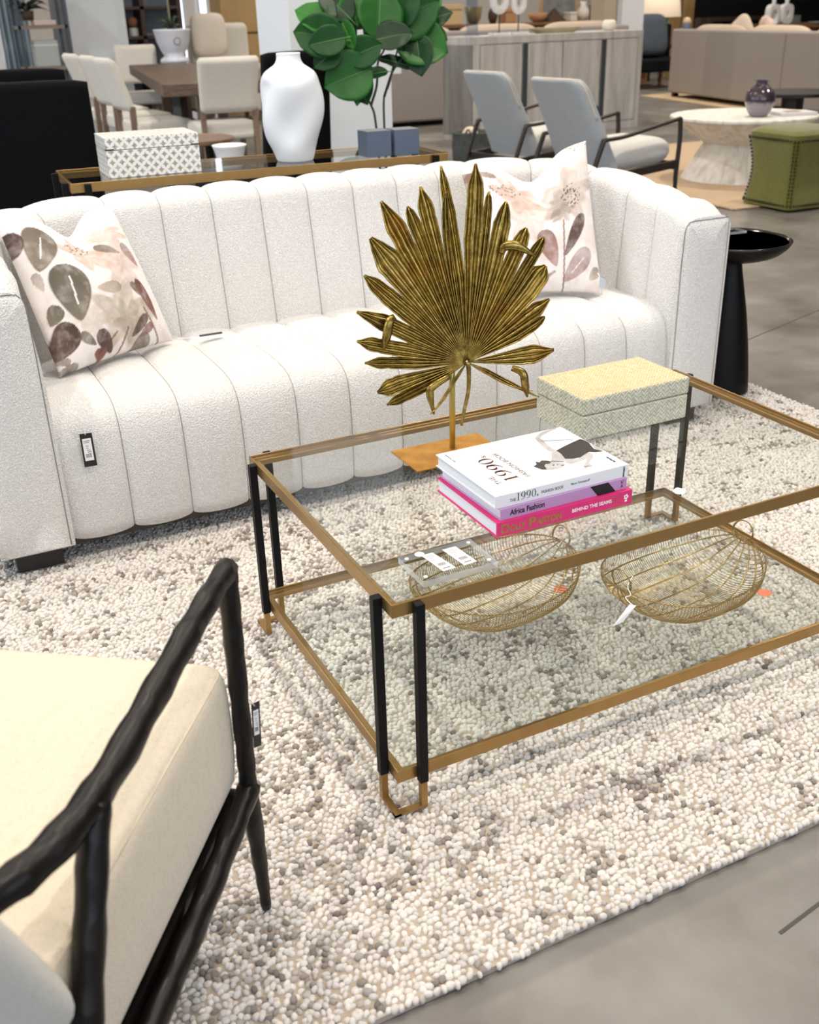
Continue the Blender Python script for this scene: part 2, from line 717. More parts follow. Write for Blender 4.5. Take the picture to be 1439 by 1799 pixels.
# ------------------------------------------------------------------ channel-tufted sofa
def make_sofa():
    root = thing('sofa', 'long ivory boucle sofa with vertical channel tufting and rounded back', 'sofa', (.62, 1.62, RUG_Z))
    ox, oy = .62, 1.62
    xl, xr, yf = -.327, 1.572, 1.216
    W = .158
    r = .30
    yb = 1.80
    # inner line of the wall: up the left arm, round the back, down the right arm
    pts = []
    N = 400

    def path(s):
        L1 = yb - r - yf
        La = math.pi * r / 2
        L2 = (xr - xl) - 2 * r
        if s < L1:
            return Vector((xl, yf + s)), Vector((-1, 0))
        s -= L1
        if s < La:
            a = s / r
            return Vector((xl + r - r * math.cos(a), yb - r + r * math.sin(a))), Vector((-math.cos(a), math.sin(a)))
        s -= La
        if s < L2:
            return Vector((xl + r + s, yb)), Vector((0, 1))
        s -= L2
        if s < La:
            a = s / r
            return Vector((xr - r + r * math.sin(a), yb - r + r * math.cos(a))), Vector((math.sin(a), math.cos(a)))
        s -= La
        return Vector((xr, yb - r - s)), Vector((1, 0))
    L1 = yb - r - yf
    La = math.pi * r / 2
    L2 = (xr - xl) - 2 * r
    LT = 2 * L1 + 2 * La + L2
    nch = round(LT / W)
    w = LT / nch

    def profile(s):
        """cross-section: (n outward, z, seam depth weight)"""
        e = min(s, LT - s)
        back = smoothstep(L1 - .10, L1 + La * .95, e)
        lo = .740 if s < LT / 2 else .700
        rise = (.042 if s < LT / 2 else .034) * smoothstep(0, .10, e) ** .7
        zt = lo + rise + (.812 - lo - (.042 if s < LT / 2 else .034)) * smoothstep(.06, L1 + La * .8, e) + .012 * back * math.sin(math.pi * s / LT)
        T = .196 + .055 * back
        lean = .012 + .05 * back
        P = []
        for i in range(7):
            t = i / 6
            z = .08 + (zt - .075 - .08) * t
            P.append((lean * max(0, (t - .4) / .6) - .008 * math.sin(math.pi * t), z))
        rr = (T - lean) / 2
        for i in range(1, 12):
            a = math.pi * i / 12
            q_ = .62 + .25 * back
            P.append((lean + rr - rr * math.copysign(abs(math.cos(a)) ** q_, math.cos(a)), zt - .075 + .075 * math.sin(a) ** (.55 + .25 * back)))
        for i in range(7):
            t = i / 6
            z = (zt - .075) + (.075 - (zt - .075)) * t
            P.append((T + .006 * math.sin(math.pi * t), z))
        return P
    m = MB()
    us = []
    for c in range(nch):
        for q in (0, .03, .08, .16, .27, .4, .5, .6, .73, .84, .92, .97):
            us.append((c + q) * w)
    us.append(LT)
    rows = []
    for s in us:
        p, nrm = path(s)
        P = profile(s)
        u = (s / w) % 1.0
        b = max(0.0, 1 - (2 * u - 1) ** 2) ** .5 if 0 < s < LT else 0
        if s >= LT - 1e-6 or s < 1e-6:
            b = .35
        row = []
        for i, (nn, z) in enumerate(P):
            # normal of the profile
            a, c_ = P[max(i - 1, 0)], P[min(i + 1, len(P) - 1)]
            dn, dz = c_[0] - a[0], c_[1] - a[1]
            l = math.hypot(dn, dz) or 1
            on, oz = -dz / l, dn / l
            dep = .017 * (b - 1)
            nn2, z2 = nn + on * dep, z + oz * dep
            row.append((p.x + nrm.x * nn2 - ox, p.y + nrm.y * nn2 - oy, z2 - RUG_Z))
        rows.append(row)
    nr = len(rows[0])
    vs = [q for row in rows for q in row]
    fs = []
    for j in range(len(rows) - 1):
        for i in range(nr - 1):
            fs.append((j * nr + i, (j + 1) * nr + i, (j + 1) * nr + i + 1, j * nr + i + 1))
    m.add(vs, fs)
    # underside
    for j in range(len(rows) - 1):
        pass
    o = m.build('back_and_arms', BOUCLE, root, smooth=True)
    # grey lines laid in the seam grooves, painting in their shade
    seam = MB()
    SEAM = plain('grey_seam_shade', '#8f8a86', .9)
    for c in range(1, nch):
        s = c * w
        p, nrm = path(s)
        P = profile(s)
        line = []
        for i, (nn, z) in enumerate(P):
            a, c_ = P[max(i - 1, 0)], P[min(i + 1, len(P) - 1)]
            dn, dz = c_[0] - a[0], c_[1] - a[1]
            l = math.hypot(dn, dz) or 1
            dep = -.0165
            line.append((p.x + nrm.x * (nn + -dz / l * dep) - ox, p.y + nrm.y * (nn - dz / l * dep) - oy, z + dn / l * dep - RUG_Z))
        seam.tube(line, .0016, 5)
    seam.build('back_seams', SEAM, root, smooth=True)
    # front panels of the arms
    for s in (0, LT):
        P = profile(s)
        sgn = -1 if s == 0 else 1
        x0 = xl if s == 0 else xr
        q = [(nn, z) for nn, z in P if z >= .074]
        q = [(q[0][0] + .0, .075)] + q
        cx = sum(a for a, b in q) / len(q)
        m = MB()
        rings = []
        for (ins, yy) in ((0, .0), (.004, -.006), (.011, -.003), (.017, -.009), (.035, -.014), (.07, -.018)):
            ring = []
            for (nn, z) in q:
                T = q[-1][0]
                zt = max(b for a, b in q)
                n2 = min(max(nn, ins), T - ins)
                z2 = min(z, zt - ins * 1.1)
                z2 = max(z2, .075 + ins * .2)
                ring.append((x0 + sgn * n2 - ox, yf + yy - oy, z2 - RUG_Z))
            rings.append(ring)
        n_ = len(q)
        vs = [v for rg in rings for v in rg]
        fs = []
        for j in range(len(rings) - 1):
            for i in range(n_):
                k = (i + 1) % n_
                fs.append((j * n_ + i, j * n_ + k, (j + 1) * n_ + k, (j + 1) * n_ + i))
        fs.append(tuple((len(rings) - 1) * n_ + i for i in range(n_)))
        m.add(vs, fs)
        m.build('arm_panel', BOUCLE, root, smooth=True)
        st = MB()
        st.tube([Vector(v) + Vector((0, -.0005, 0)) for v in rings[2][1:]], .0017, 5)
        st.build('panel_seam', SEAM, root, smooth=True)
    # seat
    ns = 12
    sw = (xr - xl) / ns
    prof = [(1.86, .405), (1.78, .418), (1.68, .427), (1.56, .433), (1.44, .434), (1.36, .432), (1.315, .427), (1.28, .416), (1.253, .398), (1.236, .375), (1.227, .345),
            (1.222, .30), (1.219, .24), (1.219, .17), (1.222, .11), (1.228, .075), (1.26, .070), (1.80, .070)]
    m = MB()
    xs = []
    for c in range(ns):
        for q in (0, .03, .08, .16, .27, .4, .5, .6, .73, .84, .92, .97):
            xs.append((c + q) * sw)
    xs.append(ns * sw)
    rows = []
    lines = []
    for x in xs:
        u = (x / sw) % 1
        edge = x < 1e-6 or x > ns * sw - 1e-6
        b = (max(0, 1 - (2 * u - 1) ** 2) ** .5) if not edge else .2
        row = []
        line = []
        for i, (y, z) in enumerate(prof):
            a, c_ = prof[max(i - 1, 0)], prof[min(i + 1, len(prof) - 1)]
            dy, dz = c_[0] - a[0], c_[1] - a[1]
            l = math.hypot(dy, dz)
            # outward is up on the top, toward -y on the front
            oyy, ozz = dz / l, -dy / l
            k = .017 * (b - 1) * (1 if i < 16 else 0)
            row.append((xl + x - ox, y + oyy * k - oy, z + ozz * k - RUG_Z))
            line.append((xl + x - ox, y + oyy * -.0165 - oy, z + ozz * -.0165 - RUG_Z))
        rows.append(row)
        if u < .001 and not edge:
            lines.append(line[:16])
    nr = len(prof)
    vs = [q for row in rows for q in row]
    fs = []
    for j in range(len(rows) - 1):
        for i in range(nr - 1):
            fs.append((j * nr + i, j * nr + i + 1, (j + 1) * nr + i + 1, (j + 1) * nr + i))
    for e, dx in ((0, -.02), (len(rows) - 1, .02)):
        for i in range(nr):
            x_, y_, z_ = vs[e * nr + i]
            vs[e * nr + i] = (x_ + dx, y_, z_)
        fs.append(tuple(e * nr + i for i in range(nr)))
    m.add(vs, fs)
    m.build('seat', BOUCLE, root, smooth=True)
    seam = MB()
    for ln in lines:
        seam.tube(ln, .0016, 5)
    seam.build('seat_seams', SEAM, root, smooth=True)
    # frame underneath and feet
    MB().box((-.50 - ox, 1.24 - oy, .064 - RUG_Z), (1.745 - ox, 2.03 - oy, .10 - RUG_Z)).build('base_frame', plain('sofa_underside', '#3b352f', .9), root)
    FW = wood('black_stained_oak', '#1b1512', '#2b211c', 20)
    for (x, y) in ((-.475, 1.232), (1.60, 1.232), (-.475, 1.93), (1.60, 1.93)):
        MB().box((x - ox, y - oy, 0), (x + .115 - ox, y + .085 - oy, .0475)).build('foot', FW, root, bevel=.003)
    return root


make_sofa()


# ------------------------------------------------------------------ glass tables with paired legs
def glass_table(name, label, loc, rz, L, D, zt, zs, h, leg, off, foot_z, lip=.003, ledge=.017):
    """zt: top of the frame above loc, zs: top of the lower frame, corner pairs of legs outside the frame"""
    root = thing(name, label, 'table', loc, rz)

    def frame(nm, z):
        m = MB()
        prof = [(0, 0), (lip, 0), (lip, -.008), (ledge, -.008), (ledge, -.012), (lip + .003, -.012), (lip + .003, -h), (0, -h)]
        cs = [(0, 0, 1, 1), (L, 0, -1, 1), (L, D, -1, -1), (0, D, 1, -1)]
        vs = []
        for (x, y, sx, sy) in cs:
            for (i, q) in prof:
                vs.append((x + sx * i, y + sy * i, z + q))
        n = len(prof)
        fs = []
        for c in range(4):
            e = (c + 1) % 4
            for i in range(n):
                k = (i + 1) % n
                fs.append((c * n + i, c * n + k, e * n + k, e * n + i))
        m.add(vs, fs)
        m.build(nm, BRASS, root, bevel=.0008, seg=1, weld=True)
    frame('top_frame', zt)
    frame('shelf_frame', zs)
    g = .0045
    MB().box((g, g, zt - .0078), (L - g, D - g, zt - .0006)).build('glass_top', GLASS, root)
    MB().box((g, g, zs - .0078), (L - g, D - g, zs - .0006)).build('glass_shelf', GLASS, root)
    zb = zs - h - .004
    tip = leg * .74
    for (cx, cy, sx, sy) in ((0, 0, 1, 1), (L, 0, -1, 1), (L, D, -1, -1), (0, D, 1, -1)):
        a = MB()
        xs = sorted((cx, cx - sx * leg))
        ys = sorted((cy + sy * off, cy + sy * (off + leg)))
        a.box((xs[0], ys[0], zb), (xs[1], ys[1], zt - .003))
        a.build('leg', BLACK, root, bevel=.001, seg=1)
        b = MB()
        xs2 = sorted((cx + sx * off, cx + sx * (off + leg)))
        ys2 = sorted((cy, cy - sy * leg))
        b.box((xs2[0], ys2[0], zb), (xs2[1], ys2[1], zt - .003))
        b.build('leg', BLACK, root, bevel=.001, seg=1)
        # brass foot: two tips joined by an L-shaped bar on the floor
        f = MB()
        mx, my = sum(xs) / 2, sum(ys) / 2
        f.box((mx - tip / 2, my - tip / 2, foot_z), (mx + tip / 2, my + tip / 2, zb + .0005))
        mx2, my2 = sum(xs2) / 2, sum(ys2) / 2
        f.box((mx2 - tip / 2, my2 - tip / 2, foot_z), (mx2 + tip / 2, my2 + tip / 2, zb + .0005))
        q = tip * 1.05
        cxx, cyy = mx, my2
        f.box((min(cxx, mx) - q / 2, min(cyy, my) - q / 2, foot_z), (max(cxx, mx) + q / 2, max(cyy, my) + q / 2, foot_z + .005))
        f.box((min(cxx, mx2) - q / 2, min(cyy, my2) - q / 2, foot_z), (max(cxx, mx2) + q / 2, max(cyy, my2) + q / 2, foot_z + .0052))
        f.build('brass_foot', BRASS, root)
    return root


ZT = .4407
DT = .7026
glass_table('coffee_table', 'two-tier glass coffee table with brass frames and paired black legs on the rug', (0, 0, RUG_Z), 0, 1.15, DT, ZT - RUG_Z, .1066 - RUG_Z, .025, .016, .036, .0005)
glass_table('console_table', 'long narrow glass console table with brass frame standing behind the ivory sofa', (-.017, 2.383, 0), -.0448, 1.386, .382, .80, .22, .031, .021, .045, .0005)


# ------------------------------------------------------------------ things on the coffee table
def book(name, label, loc, rz, w, d, t, cover, pages, spine=None):
    """spine along local x at y=0 facing -y; local origin at the lower left corner of the spine"""
    r = thing(name, label, 'book', loc, rz, 'fashion books stacked on the coffee table')
    c = MB()
    b = .0022
    c.box((0, 0, 0), (w, d, b))
    c.box((0, 0, t - b), (w, d, t))
    c.box((0, 0, b - .0002), (w, b, t - b + .0002))
    c.build('cover', cover, r, bevel=.0007, seg=2)
    p = MB()
    p.box((.0035, b, b), (w - .0035, d - .004, t - b))
    p.build('page_block', pages, r)
    return r


pg = NT('white_page_edges')
z_ = pg.noise(3, 2, stretch=(1, 1, 320))
pg.base(pg.ramp(z_, [(.35, lin('#c9d1db')), (.6, lin('#f0f2f4'))]))
pg.set(.8)
PAGES = pg.m
PINK = plain('hot_pink_cloth', '#dd2c76', .45)
LILAC = plain('lilac_cover', '#bd93c2', .4)
WHITEC = plain('white_cover', '#eef0f3', .35)
PINKD = plain('magenta_cover_shadow_print', '#c9246a', .5)
GOLDF = plain('gold_foil', '#b9894e', .35, .7)
BROWNF = plain('copper_brown_foil', '#5d3b2b', .35, .3)
GREYI = plain('grey_ink', '#5a5a5e', .6)

RX90 = math.radians(90)
bk = book('book', 'hot pink hardback at the bottom of the three stacked fashion books', (.264, .1185, ZT), -.006, .295, .228, .029, PINK, PAGES)
for body, x0, wd, sz in (('D', .009, .017, .0245), ('OLLY', .0275, .034, .0175), ('P', .067, .015, .0245), ('ARTON', .083, .054, .0175)):
    text('spine_lettering', body, sz, GOLDF, bk, (x0, -.0002, .0062), (RX90, 0, 0), bold=.0007, width=wd)
text('spine_lettering', 'BEHIND THE SEAMS', .0098, WHITE_PAPER, bk, (.160, -.0002, .0122), (RX90, 0, 0), bold=.00015, width=.088)
m = MB()
for i in range(5):
    a = i * 1.256
    m.ball((.281 + .0035 * math.cos(a), -.0001, .0165 + .0035 * math.sin(a)), .0021, 8, 6, sq=(1, .15, 1))
m.ball((.281, -.0001, .0085), .0022, 8, 6, sq=(1.4, .15, 1))
m.build('flower_emblem', WHITE_PAPER, bk)
m = MB()
for (cx, cz) in ((.252, .0185), (.262, .0185), (.252, .0095), (.262, .0095)):
    m.tube([(cx + .0045 * math.cos(a * .3927), -.0002, cz + .0045 * math.sin(a * .3927)) for a in range(16)], .0003, 4, closed=True)
m.build('swirl_stamp', GOLDF, bk)

bk = book('book', 'lilac hardback in the middle of the three stacked fashion books', (.274, .1225, ZT + .0292), .01, .277, .222, .0220, LILAC, PAGES)
text('spine_lettering', 'Africa Fashion', .0150, INK, bk, (.0195, -.0002, .0068), (RX90, 0, 0), bold=.0003, width=.0735)
m = MB()
m.add([(.193, -.0004, .0218), (.234, -.0004, .0218), (.252, -.0004, .0), (.211, -.0004, .0)], [(0, 1, 2, 3)])
m.add([(.193, .0, .0222), (.234, .0, .0222), (.234, -.0004, .0218), (.193, -.0004, .0218)], [(0, 1, 2, 3)])
m.build('black_spine_band', INK, bk)
text('spine_mark', 'V', .011, INK, bk, (.262, -.0002, .0115), (RX90, 0, 0))
text('spine_mark', 'A', .009, INK, bk, (.2625, -.0002, .0045), (RX90, 0, 0))

bk = book('book', 'white hardback with a black and white portrait, on top of the three stacked fashion books', (.2665, .1285, ZT + .0514), .004, .2895, .222, .0246, WHITEC, PAGES)
z1 = .0246 + .0001


def didone(name, body, h, adv, m_, parent, loc, rot, slant=0):
    """high-contrast serif numerals: thick sides, hairline joins"""
    mb = MB()

    def ring(cx, cy, rx, ry, ix, iy, n=40, sh=0):
        vs = []
        for k in range(n):
            a = 2 * math.pi * k / n
            vs.append((cx + rx * math.cos(a), cy + ry * math.sin(a), 0))
            vs.append((cx + ix * math.cos(a) + sh, cy + iy * math.sin(a), 0))
        mb.add(vs, [(2 * k, (2 * k + 2) % (2 * n), (2 * k + 3) % (2 * n), 2 * k + 1) for k in range(n)])
    x = 0
    for chh in body:
        w = adv * .86
        if chh == '0':
            ring(x + w / 2, h / 2, w / 2, h * .51, w * .27, h * .475)
        elif chh == '9':
            ring(x + w / 2, h * .68, w / 2, h * .33, w * .24, h * .295, sh=-.0)
            L = [(x + w * .98, h * .66), (x + w * .96, h * .45), (x + w * .82, h * .22), (x + w * .55, h * .06), (x + w * .18, h * -.01)]
            L = smooth_path([(p[0], p[1], 0) for p in L], 5)
            vs = []
            for i, p in enumerate(L):
                d = L[min(i + 1, len(L) - 1)] - L[max(i - 1, 0)]
                d.normalize()
                q = Vector((d.y, -d.x, 0))
                t = i / (len(L) - 1)
                wd = w * (.24 * (1 - t) ** .8 + .035)
                vs += [p, p + q * wd]
            mb.add(vs, [(2 * i, 2 * i + 1, 2 * i + 3, 2 * i + 2) for i in range(len(L) - 1)])
            mb.lathe([(h * .045, 0), (.0, .00001)], 12, c=(x + w * .2, h * .04, 0))
        elif chh == '1':
            w = adv * .62
            mb.add([(x + w * .36, h * .03, 0), (x + w * .68, h * .03, 0), (x + w * .68, h, 0), (x + w * .36, h * .96, 0)], [(0, 1, 2, 3)])
            mb.add([(x + w * .02, 0, 0), (x + w, 0, 0), (x + w, h * .035, 0), (x + w * .02, h * .035, 0)], [(0, 1, 2, 3)])
            mb.add([(x + w * .04, h * .90, 0), (x + w * .36, h * .90, 0), (x + w * .68, h, 0), (x + w * .36, h * .97, 0)], [(0, 1, 2, 3)])
            x -= adv * .2
        x += adv
    o = mb.build(name, m_, parent)
    o.location = loc
    o.rotation_euler = rot
    return o


text('cover_lettering', 'THE', .0148, BROWNF, bk, (.0405, .041, z1), (0, 0, RX90), width=.036, bold=-.0001)
didone('cover_numerals', '1990', .0285, .0305, BROWNF, bk, (.0800, .045, z1 + .0002), (0, 0, RX90))
text('cover_lettering', 's', .0155, BROWNF, bk, (.0775, .161, z1), (0, 0, RX90), width=.0085)
text('cover_lettering', 'FASHION BOOK', .0148, BROWNF, bk, (.1035, .046, z1), (0, 0, RX90), width=.124, bold=-.0001)
text('author_line', 'Pierre Toromanoff', .0052, GREYI, bk, (.016, .170, z1), (0, 0, RX90), width=.040)
text('publisher_line', 'teNeues', .0085, INK, bk, (.276, .020, z1), (0, 0, RX90), bold=.0002, width=.028)
text('spine_lettering', 'THE', .0088, GREYI, bk, (.0300, -.0002, .0072), (RX90, 0, 0), width=.0125)
didone('spine_numerals', '1990', .0150, .0112, GREYI, bk, (.0440, -.0003, .0068), (RX90, 0, 0))
text('spine_lettering', 's', .008, GREYI, bk, (.0860, -.0002, .0068), (RX90, 0, 0), width=.0045)
text('spine_lettering', 'FASHION BOOK', .0086, GREYI, bk, (.0965, -.0002, .0088), (RX90, 0, 0), width=.0480)
text('spine_lettering', 'Pierre Toromanoff', .0065, GREYI, bk, (.160, -.0002, .0105), (RX90, 0, 0), shear=.25, width=.042)
text('spine_mark', 'teNeues', .0062, INK, bk, (.2775, -.0002, .0215), (RX90, RX90, 0), bold=.0002, width=.020)


def cover_picture(bk):
    """black and white studio portrait printed on the white cover"""
    Mi = (Matrix.Translation(bk.location) @ Euler(bk.rotation_euler).to_matrix().to_4x4()).inverted()
    zt = bk.location.z + .0248
    P = {
        'skin': plain('printed_light_grey', '#b4b0ae', .5, var=.18, vscale=60),
        'dark': plain('printed_black', '#2b2524', .5),
        'hair': plain('printed_dark_hair', '#3a3533', .5, var=.4, vscale=160),
        'line': plain('printed_mid_grey', '#77716f', .5),
    }
    polys = [
        ('skin', [(905, 195), (872, 205), (850, 200), (800, 160), (768, 128), (757, 113), (772, 92), (812, 68), (858, 54), (895, 44), (900, 50), (870, 62), (848, 72), (805, 96), (790, 113), (812, 128), (842, 158), (874, 184)], 0),
        ('skin', [(862, 212), (900, 196), (935, 212), (968, 250), (952, 274), (905, 266), (862, 264), (872, 240)], .00002),
        ('skin', [(1040, 250), (1075, 228), (1105, 210), (1135, 213), (1147, 236), (1128, 258), (1118, 280), (1140, 294), (1132, 308), (1108, 302), (1092, 318), (1078, 296), (1096, 272), (1104, 248), (1060, 266), (1000, 284), (958, 276), (965, 250)], .00002),
        ('skin', [(800, 284), (822, 272), (862, 268), (915, 276), (952, 282), (958, 292), (945, 304), (912, 316), (870, 324), (832, 322), (806, 306)], .00004),
        ('hair', [(748, 300), (768, 288), (760, 268), (786, 274), (800, 262), (838, 262), (866, 268), (856, 282), (828, 284), (820, 296), (838, 322), (806, 322), (782, 314), (764, 308)], .00006),
        ('dark', [(898, 196), (945, 170), (1008, 140), (1058, 118), (1085, 126), (1116, 142), (1130, 162), (1150, 184), (1214, 200), (1160, 206), (1118, 204), (1096, 216), (1060, 240), (1010, 250), (958, 250), (935, 222), (915, 205)], .00006),
        ('skin', [(1132, 150), (1150, 178), (1180, 192), (1215, 196), (1190, 176), (1165, 166)], .00003),
        ('line', [(866, 262), (946, 268), (948, 273), (866, 268)], .00008),
        ('dark', [(872, 290), (884, 288), (888, 294), (876, 296)], .00008),
        ('dark', [(930, 292), (952, 290), (950, 294), (934, 297)], .00008),
        ('line', [(905, 282), (914, 291), (903, 296)], .00008),
        ('line', [(1084, 300), (1112, 296), (1128, 300), (1112, 300), (1090, 304)], .00008),
        ('line', [(800, 130), (1010, 120), (1012, 123), (800, 134)], .00001),
    ]
    keys = list(P)
    m = MB()
    for k, pl, dz in polys:
        vs = []
        for (x, y) in pl:
            q = at(740 + x / 3.787, 740 + y / 3.787, z=zt)
            q = Mi @ q
            vs.append((q.x, q.y, .0248 + dz))
        # fan from the centroid keeps concave outlines tidy through tessellation
        bm = bmesh.new()
        bv = [bm.verts.new(v) for v in vs]
        f = bm.faces.new(bv)
        res = bmesh.ops.triangulate(bm, faces=[f], quad_method='BEAUTY', ngon_method='EAR_CLIP')
        bm.verts.index_update()
        m.add([v.co[:] for v in bm.verts], [tuple(v.index for v in f.verts) for f in bm.faces], keys.index(k))
        bm.free()
    m.build('portrait_print', [P[k] for k in keys], bk)


cover_picture(bk)


# woven seagrass box
def weave_mat(name, c0, c1, c2, scale, gap='#5d5a48'):
    t = NT(name)
    uv = t.coord('UV')
    mp = t.n('ShaderNodeMapping')
    mp.inputs['Scale'].default_value = (scale, scale, 1)
    t.l(uv, mp.inputs[0])
    sp = t.n('ShaderNodeSeparateXYZ')
    t.l(mp.outputs[0], sp.inputs[0])
    x, y = sp.outputs[0], sp.outputs[1]
    # 2x2 twill: which strand is on top changes along the diagonal
    fx, fy = t.math('FLOOR', x), t.math('FLOOR', y)
    k = t.math('MODULO', t.math('ADD', t.math('ADD', fx, fy), 4000), 4)
    over = t.math('LESS_THAN', k, 1.5)
    lx, ly = t.math('FRACT', x), t.math('FRACT', y)
    # distance across the visible strand
    dx = t.math('ABSOLUTE', t.math('SUBTRACT', lx, .5))
    dy = t.math('ABSOLUTE', t.math('SUBTRACT', ly, .5))
    d = t.math('ADD', t.math('MULTIPLY', over, dy), t.math('MULTIPLY', t.math('SUBTRACT', 1, over), dx))
    cx = t.n('ShaderNodeCombineXYZ')
    t.l(t.math('ADD', t.math('MULTIPLY', fx, t.math('SUBTRACT', 1, over)), t.math('MULTIPLY', over, 71)), cx.inputs[0])
    t.l(t.math('MULTIPLY', fy, over), cx.inputs[1])
    wn = t.n('ShaderNodeTexWhiteNoise')
    cx2 = t.n('ShaderNodeCombineXYZ')
    t.l(t.math('ADD', fx, 0.0), cx2.inputs[0])
    t.l(fy, cx2.inputs[1])
    t.l(cx2.outputs[0], wn.inputs['Vector'])
    col = t.ramp(wn.outputs['Value'], [(0, lin(c0)), (.5, lin(c1)), (1, lin(c2))])
    edge = t.ramp(d, [(.34, (0, 0, 0, 1)), (.5, (1, 1, 1, 1))])
    t.base(t.mix(edge, col, lin(gap)))
    t.set(.7)
    t.bump(t.math('SUBTRACT', .5, d), .8, .0025)
    return t.m


def rot_uv(o, ang):
    c, s = math.cos(ang), math.sin(ang)
    for d in o.data.uv_layers[0].data:
        u, v = d.uv
        d.uv = (u * c - v * s, u * s + v * c)


def add_loops(bm_obj, w):
    pass


SEAGRASS = weave_mat('woven_seagrass', '#cfcdb6', '#dedbc8', '#b9bda6', 150, '#8b8872')
SEATOP = weave_mat('seagrass_warm_lit_top', '#dcc49a', '#e6d3ae', '#d2b98c', 170, '#a98e60')  # lid top: the same seagrass, tinted with warm light from above
wb = thing('woven_box', 'lidded woven seagrass box on the back right of the glass coffee table', 'box', (.655, .414, ZT), .012)
o = MB().box((0, 0, 0), (.288, .178, .057)).build('body', SEAGRASS, wb, uv=True, bevel=.004)
rot_uv(o, math.radians(45))
m = MB()
m.box((-.001, -.001, .0578), (.289, .179, .097))
o = m.build('lid', [SEAGRASS, SEATOP], wb, uv=True, bevel=.005)
rot_uv(o, math.radians(45))
for p in o.data.polygons:
    if p.normal.z > .9:
        p.material_index = 1
MB().box((.004, .004, .0565), (.284, .174, .0582)).build('lid_gap', plain('dark_gap', '#3a3627', .9), wb)
for p in o.data.polygons:
    p.material_index = 1 if p.normal.z > .9 else 0

# clear acrylic block with price labels
ac = thing('acrylic_tray', 'clear acrylic display block with price labels on the front of the coffee table', 'display block', (.0705, .0255, ZT), -.0)
o = MB().box((0, 0, .0), (.140, .094, .012)).build('block', [ACRYL, ACRYL_EDGE], ac)
for p in o.data.polygons:
    p.material_index = 0 if abs(p.normal.z) > .9 else 1
lm = MB()
lab = [at(740, 976, z=ZT + .0122), at(760, 971, z=ZT + .0122), at(801, 997, z=ZT + .0122), at(779, 1003.5, z=ZT + .0122)]
lab2 = [at(777, 966, z=ZT + .0122), at(800, 960, z=ZT + .0122), at(838, 986, z=ZT + .0122), at(816, 993, z=ZT + .0122)]
for L_ in (lab, lab2):
    q = [(p.x - .0705, p.y - .0255) for p in L_]
    lm = MB().prism(q, .0121, .0124)
    lo = lm.build('price_label', WHITE_PAPER, ac)
    bars = MB()
    a, b, c, d = [Vector((p[0], p[1], 0)) for p in q]

    def pt(s, t):
        p = (a * (1 - s) + b * s) * (1 - t) + (d * (1 - s) + c * s) * t
        return (p.x, p.y, .01245)
    for k in range(11):
        s0 = .18 + k * .06
        bars.add([pt(s0, .58), pt(s0 + .03 + .01 * (k % 2), .58), pt(s0 + .03 + .01 * (k % 2), .74), pt(s0, .74)], [(0, 1, 2, 3)])
    for k, (t0, w_) in enumerate(((.1, .5), (.18, .62), (.26, .4), (.36, .3), (.46, .25))):
        bars.add([pt(.18, t0), pt(.18 + w_, t0), pt(.18 + w_, t0 + .022), pt(.18, t0 + .022)], [(0, 1, 2, 3)])
    bars.add([pt(.2, .86), pt(.8, .86), pt(.8, .90), pt(.2, .90)], [(0, 1, 2, 3)])
    bars.build('barcode', INK, lo)
c_ = at(737, 974, z=ZT + .012)
MB().lathe([(.0085, .0122), (.0085, .0125)], 20, c=(c_.x - .0705, c_.y - .0255, 0)).build('round_sticker', WHITE_PAPER, ac)
for (x, y) in ((.01, .012), (.13, .012), (.01, .082), (.13, .082)):
    MB().lathe([(.0035, 0), (.0035, .0015)], 12, c=(x, y, .0115)).build('clear_bumper', plain('bumper_rubber', '#e8ecee', .3), ac)


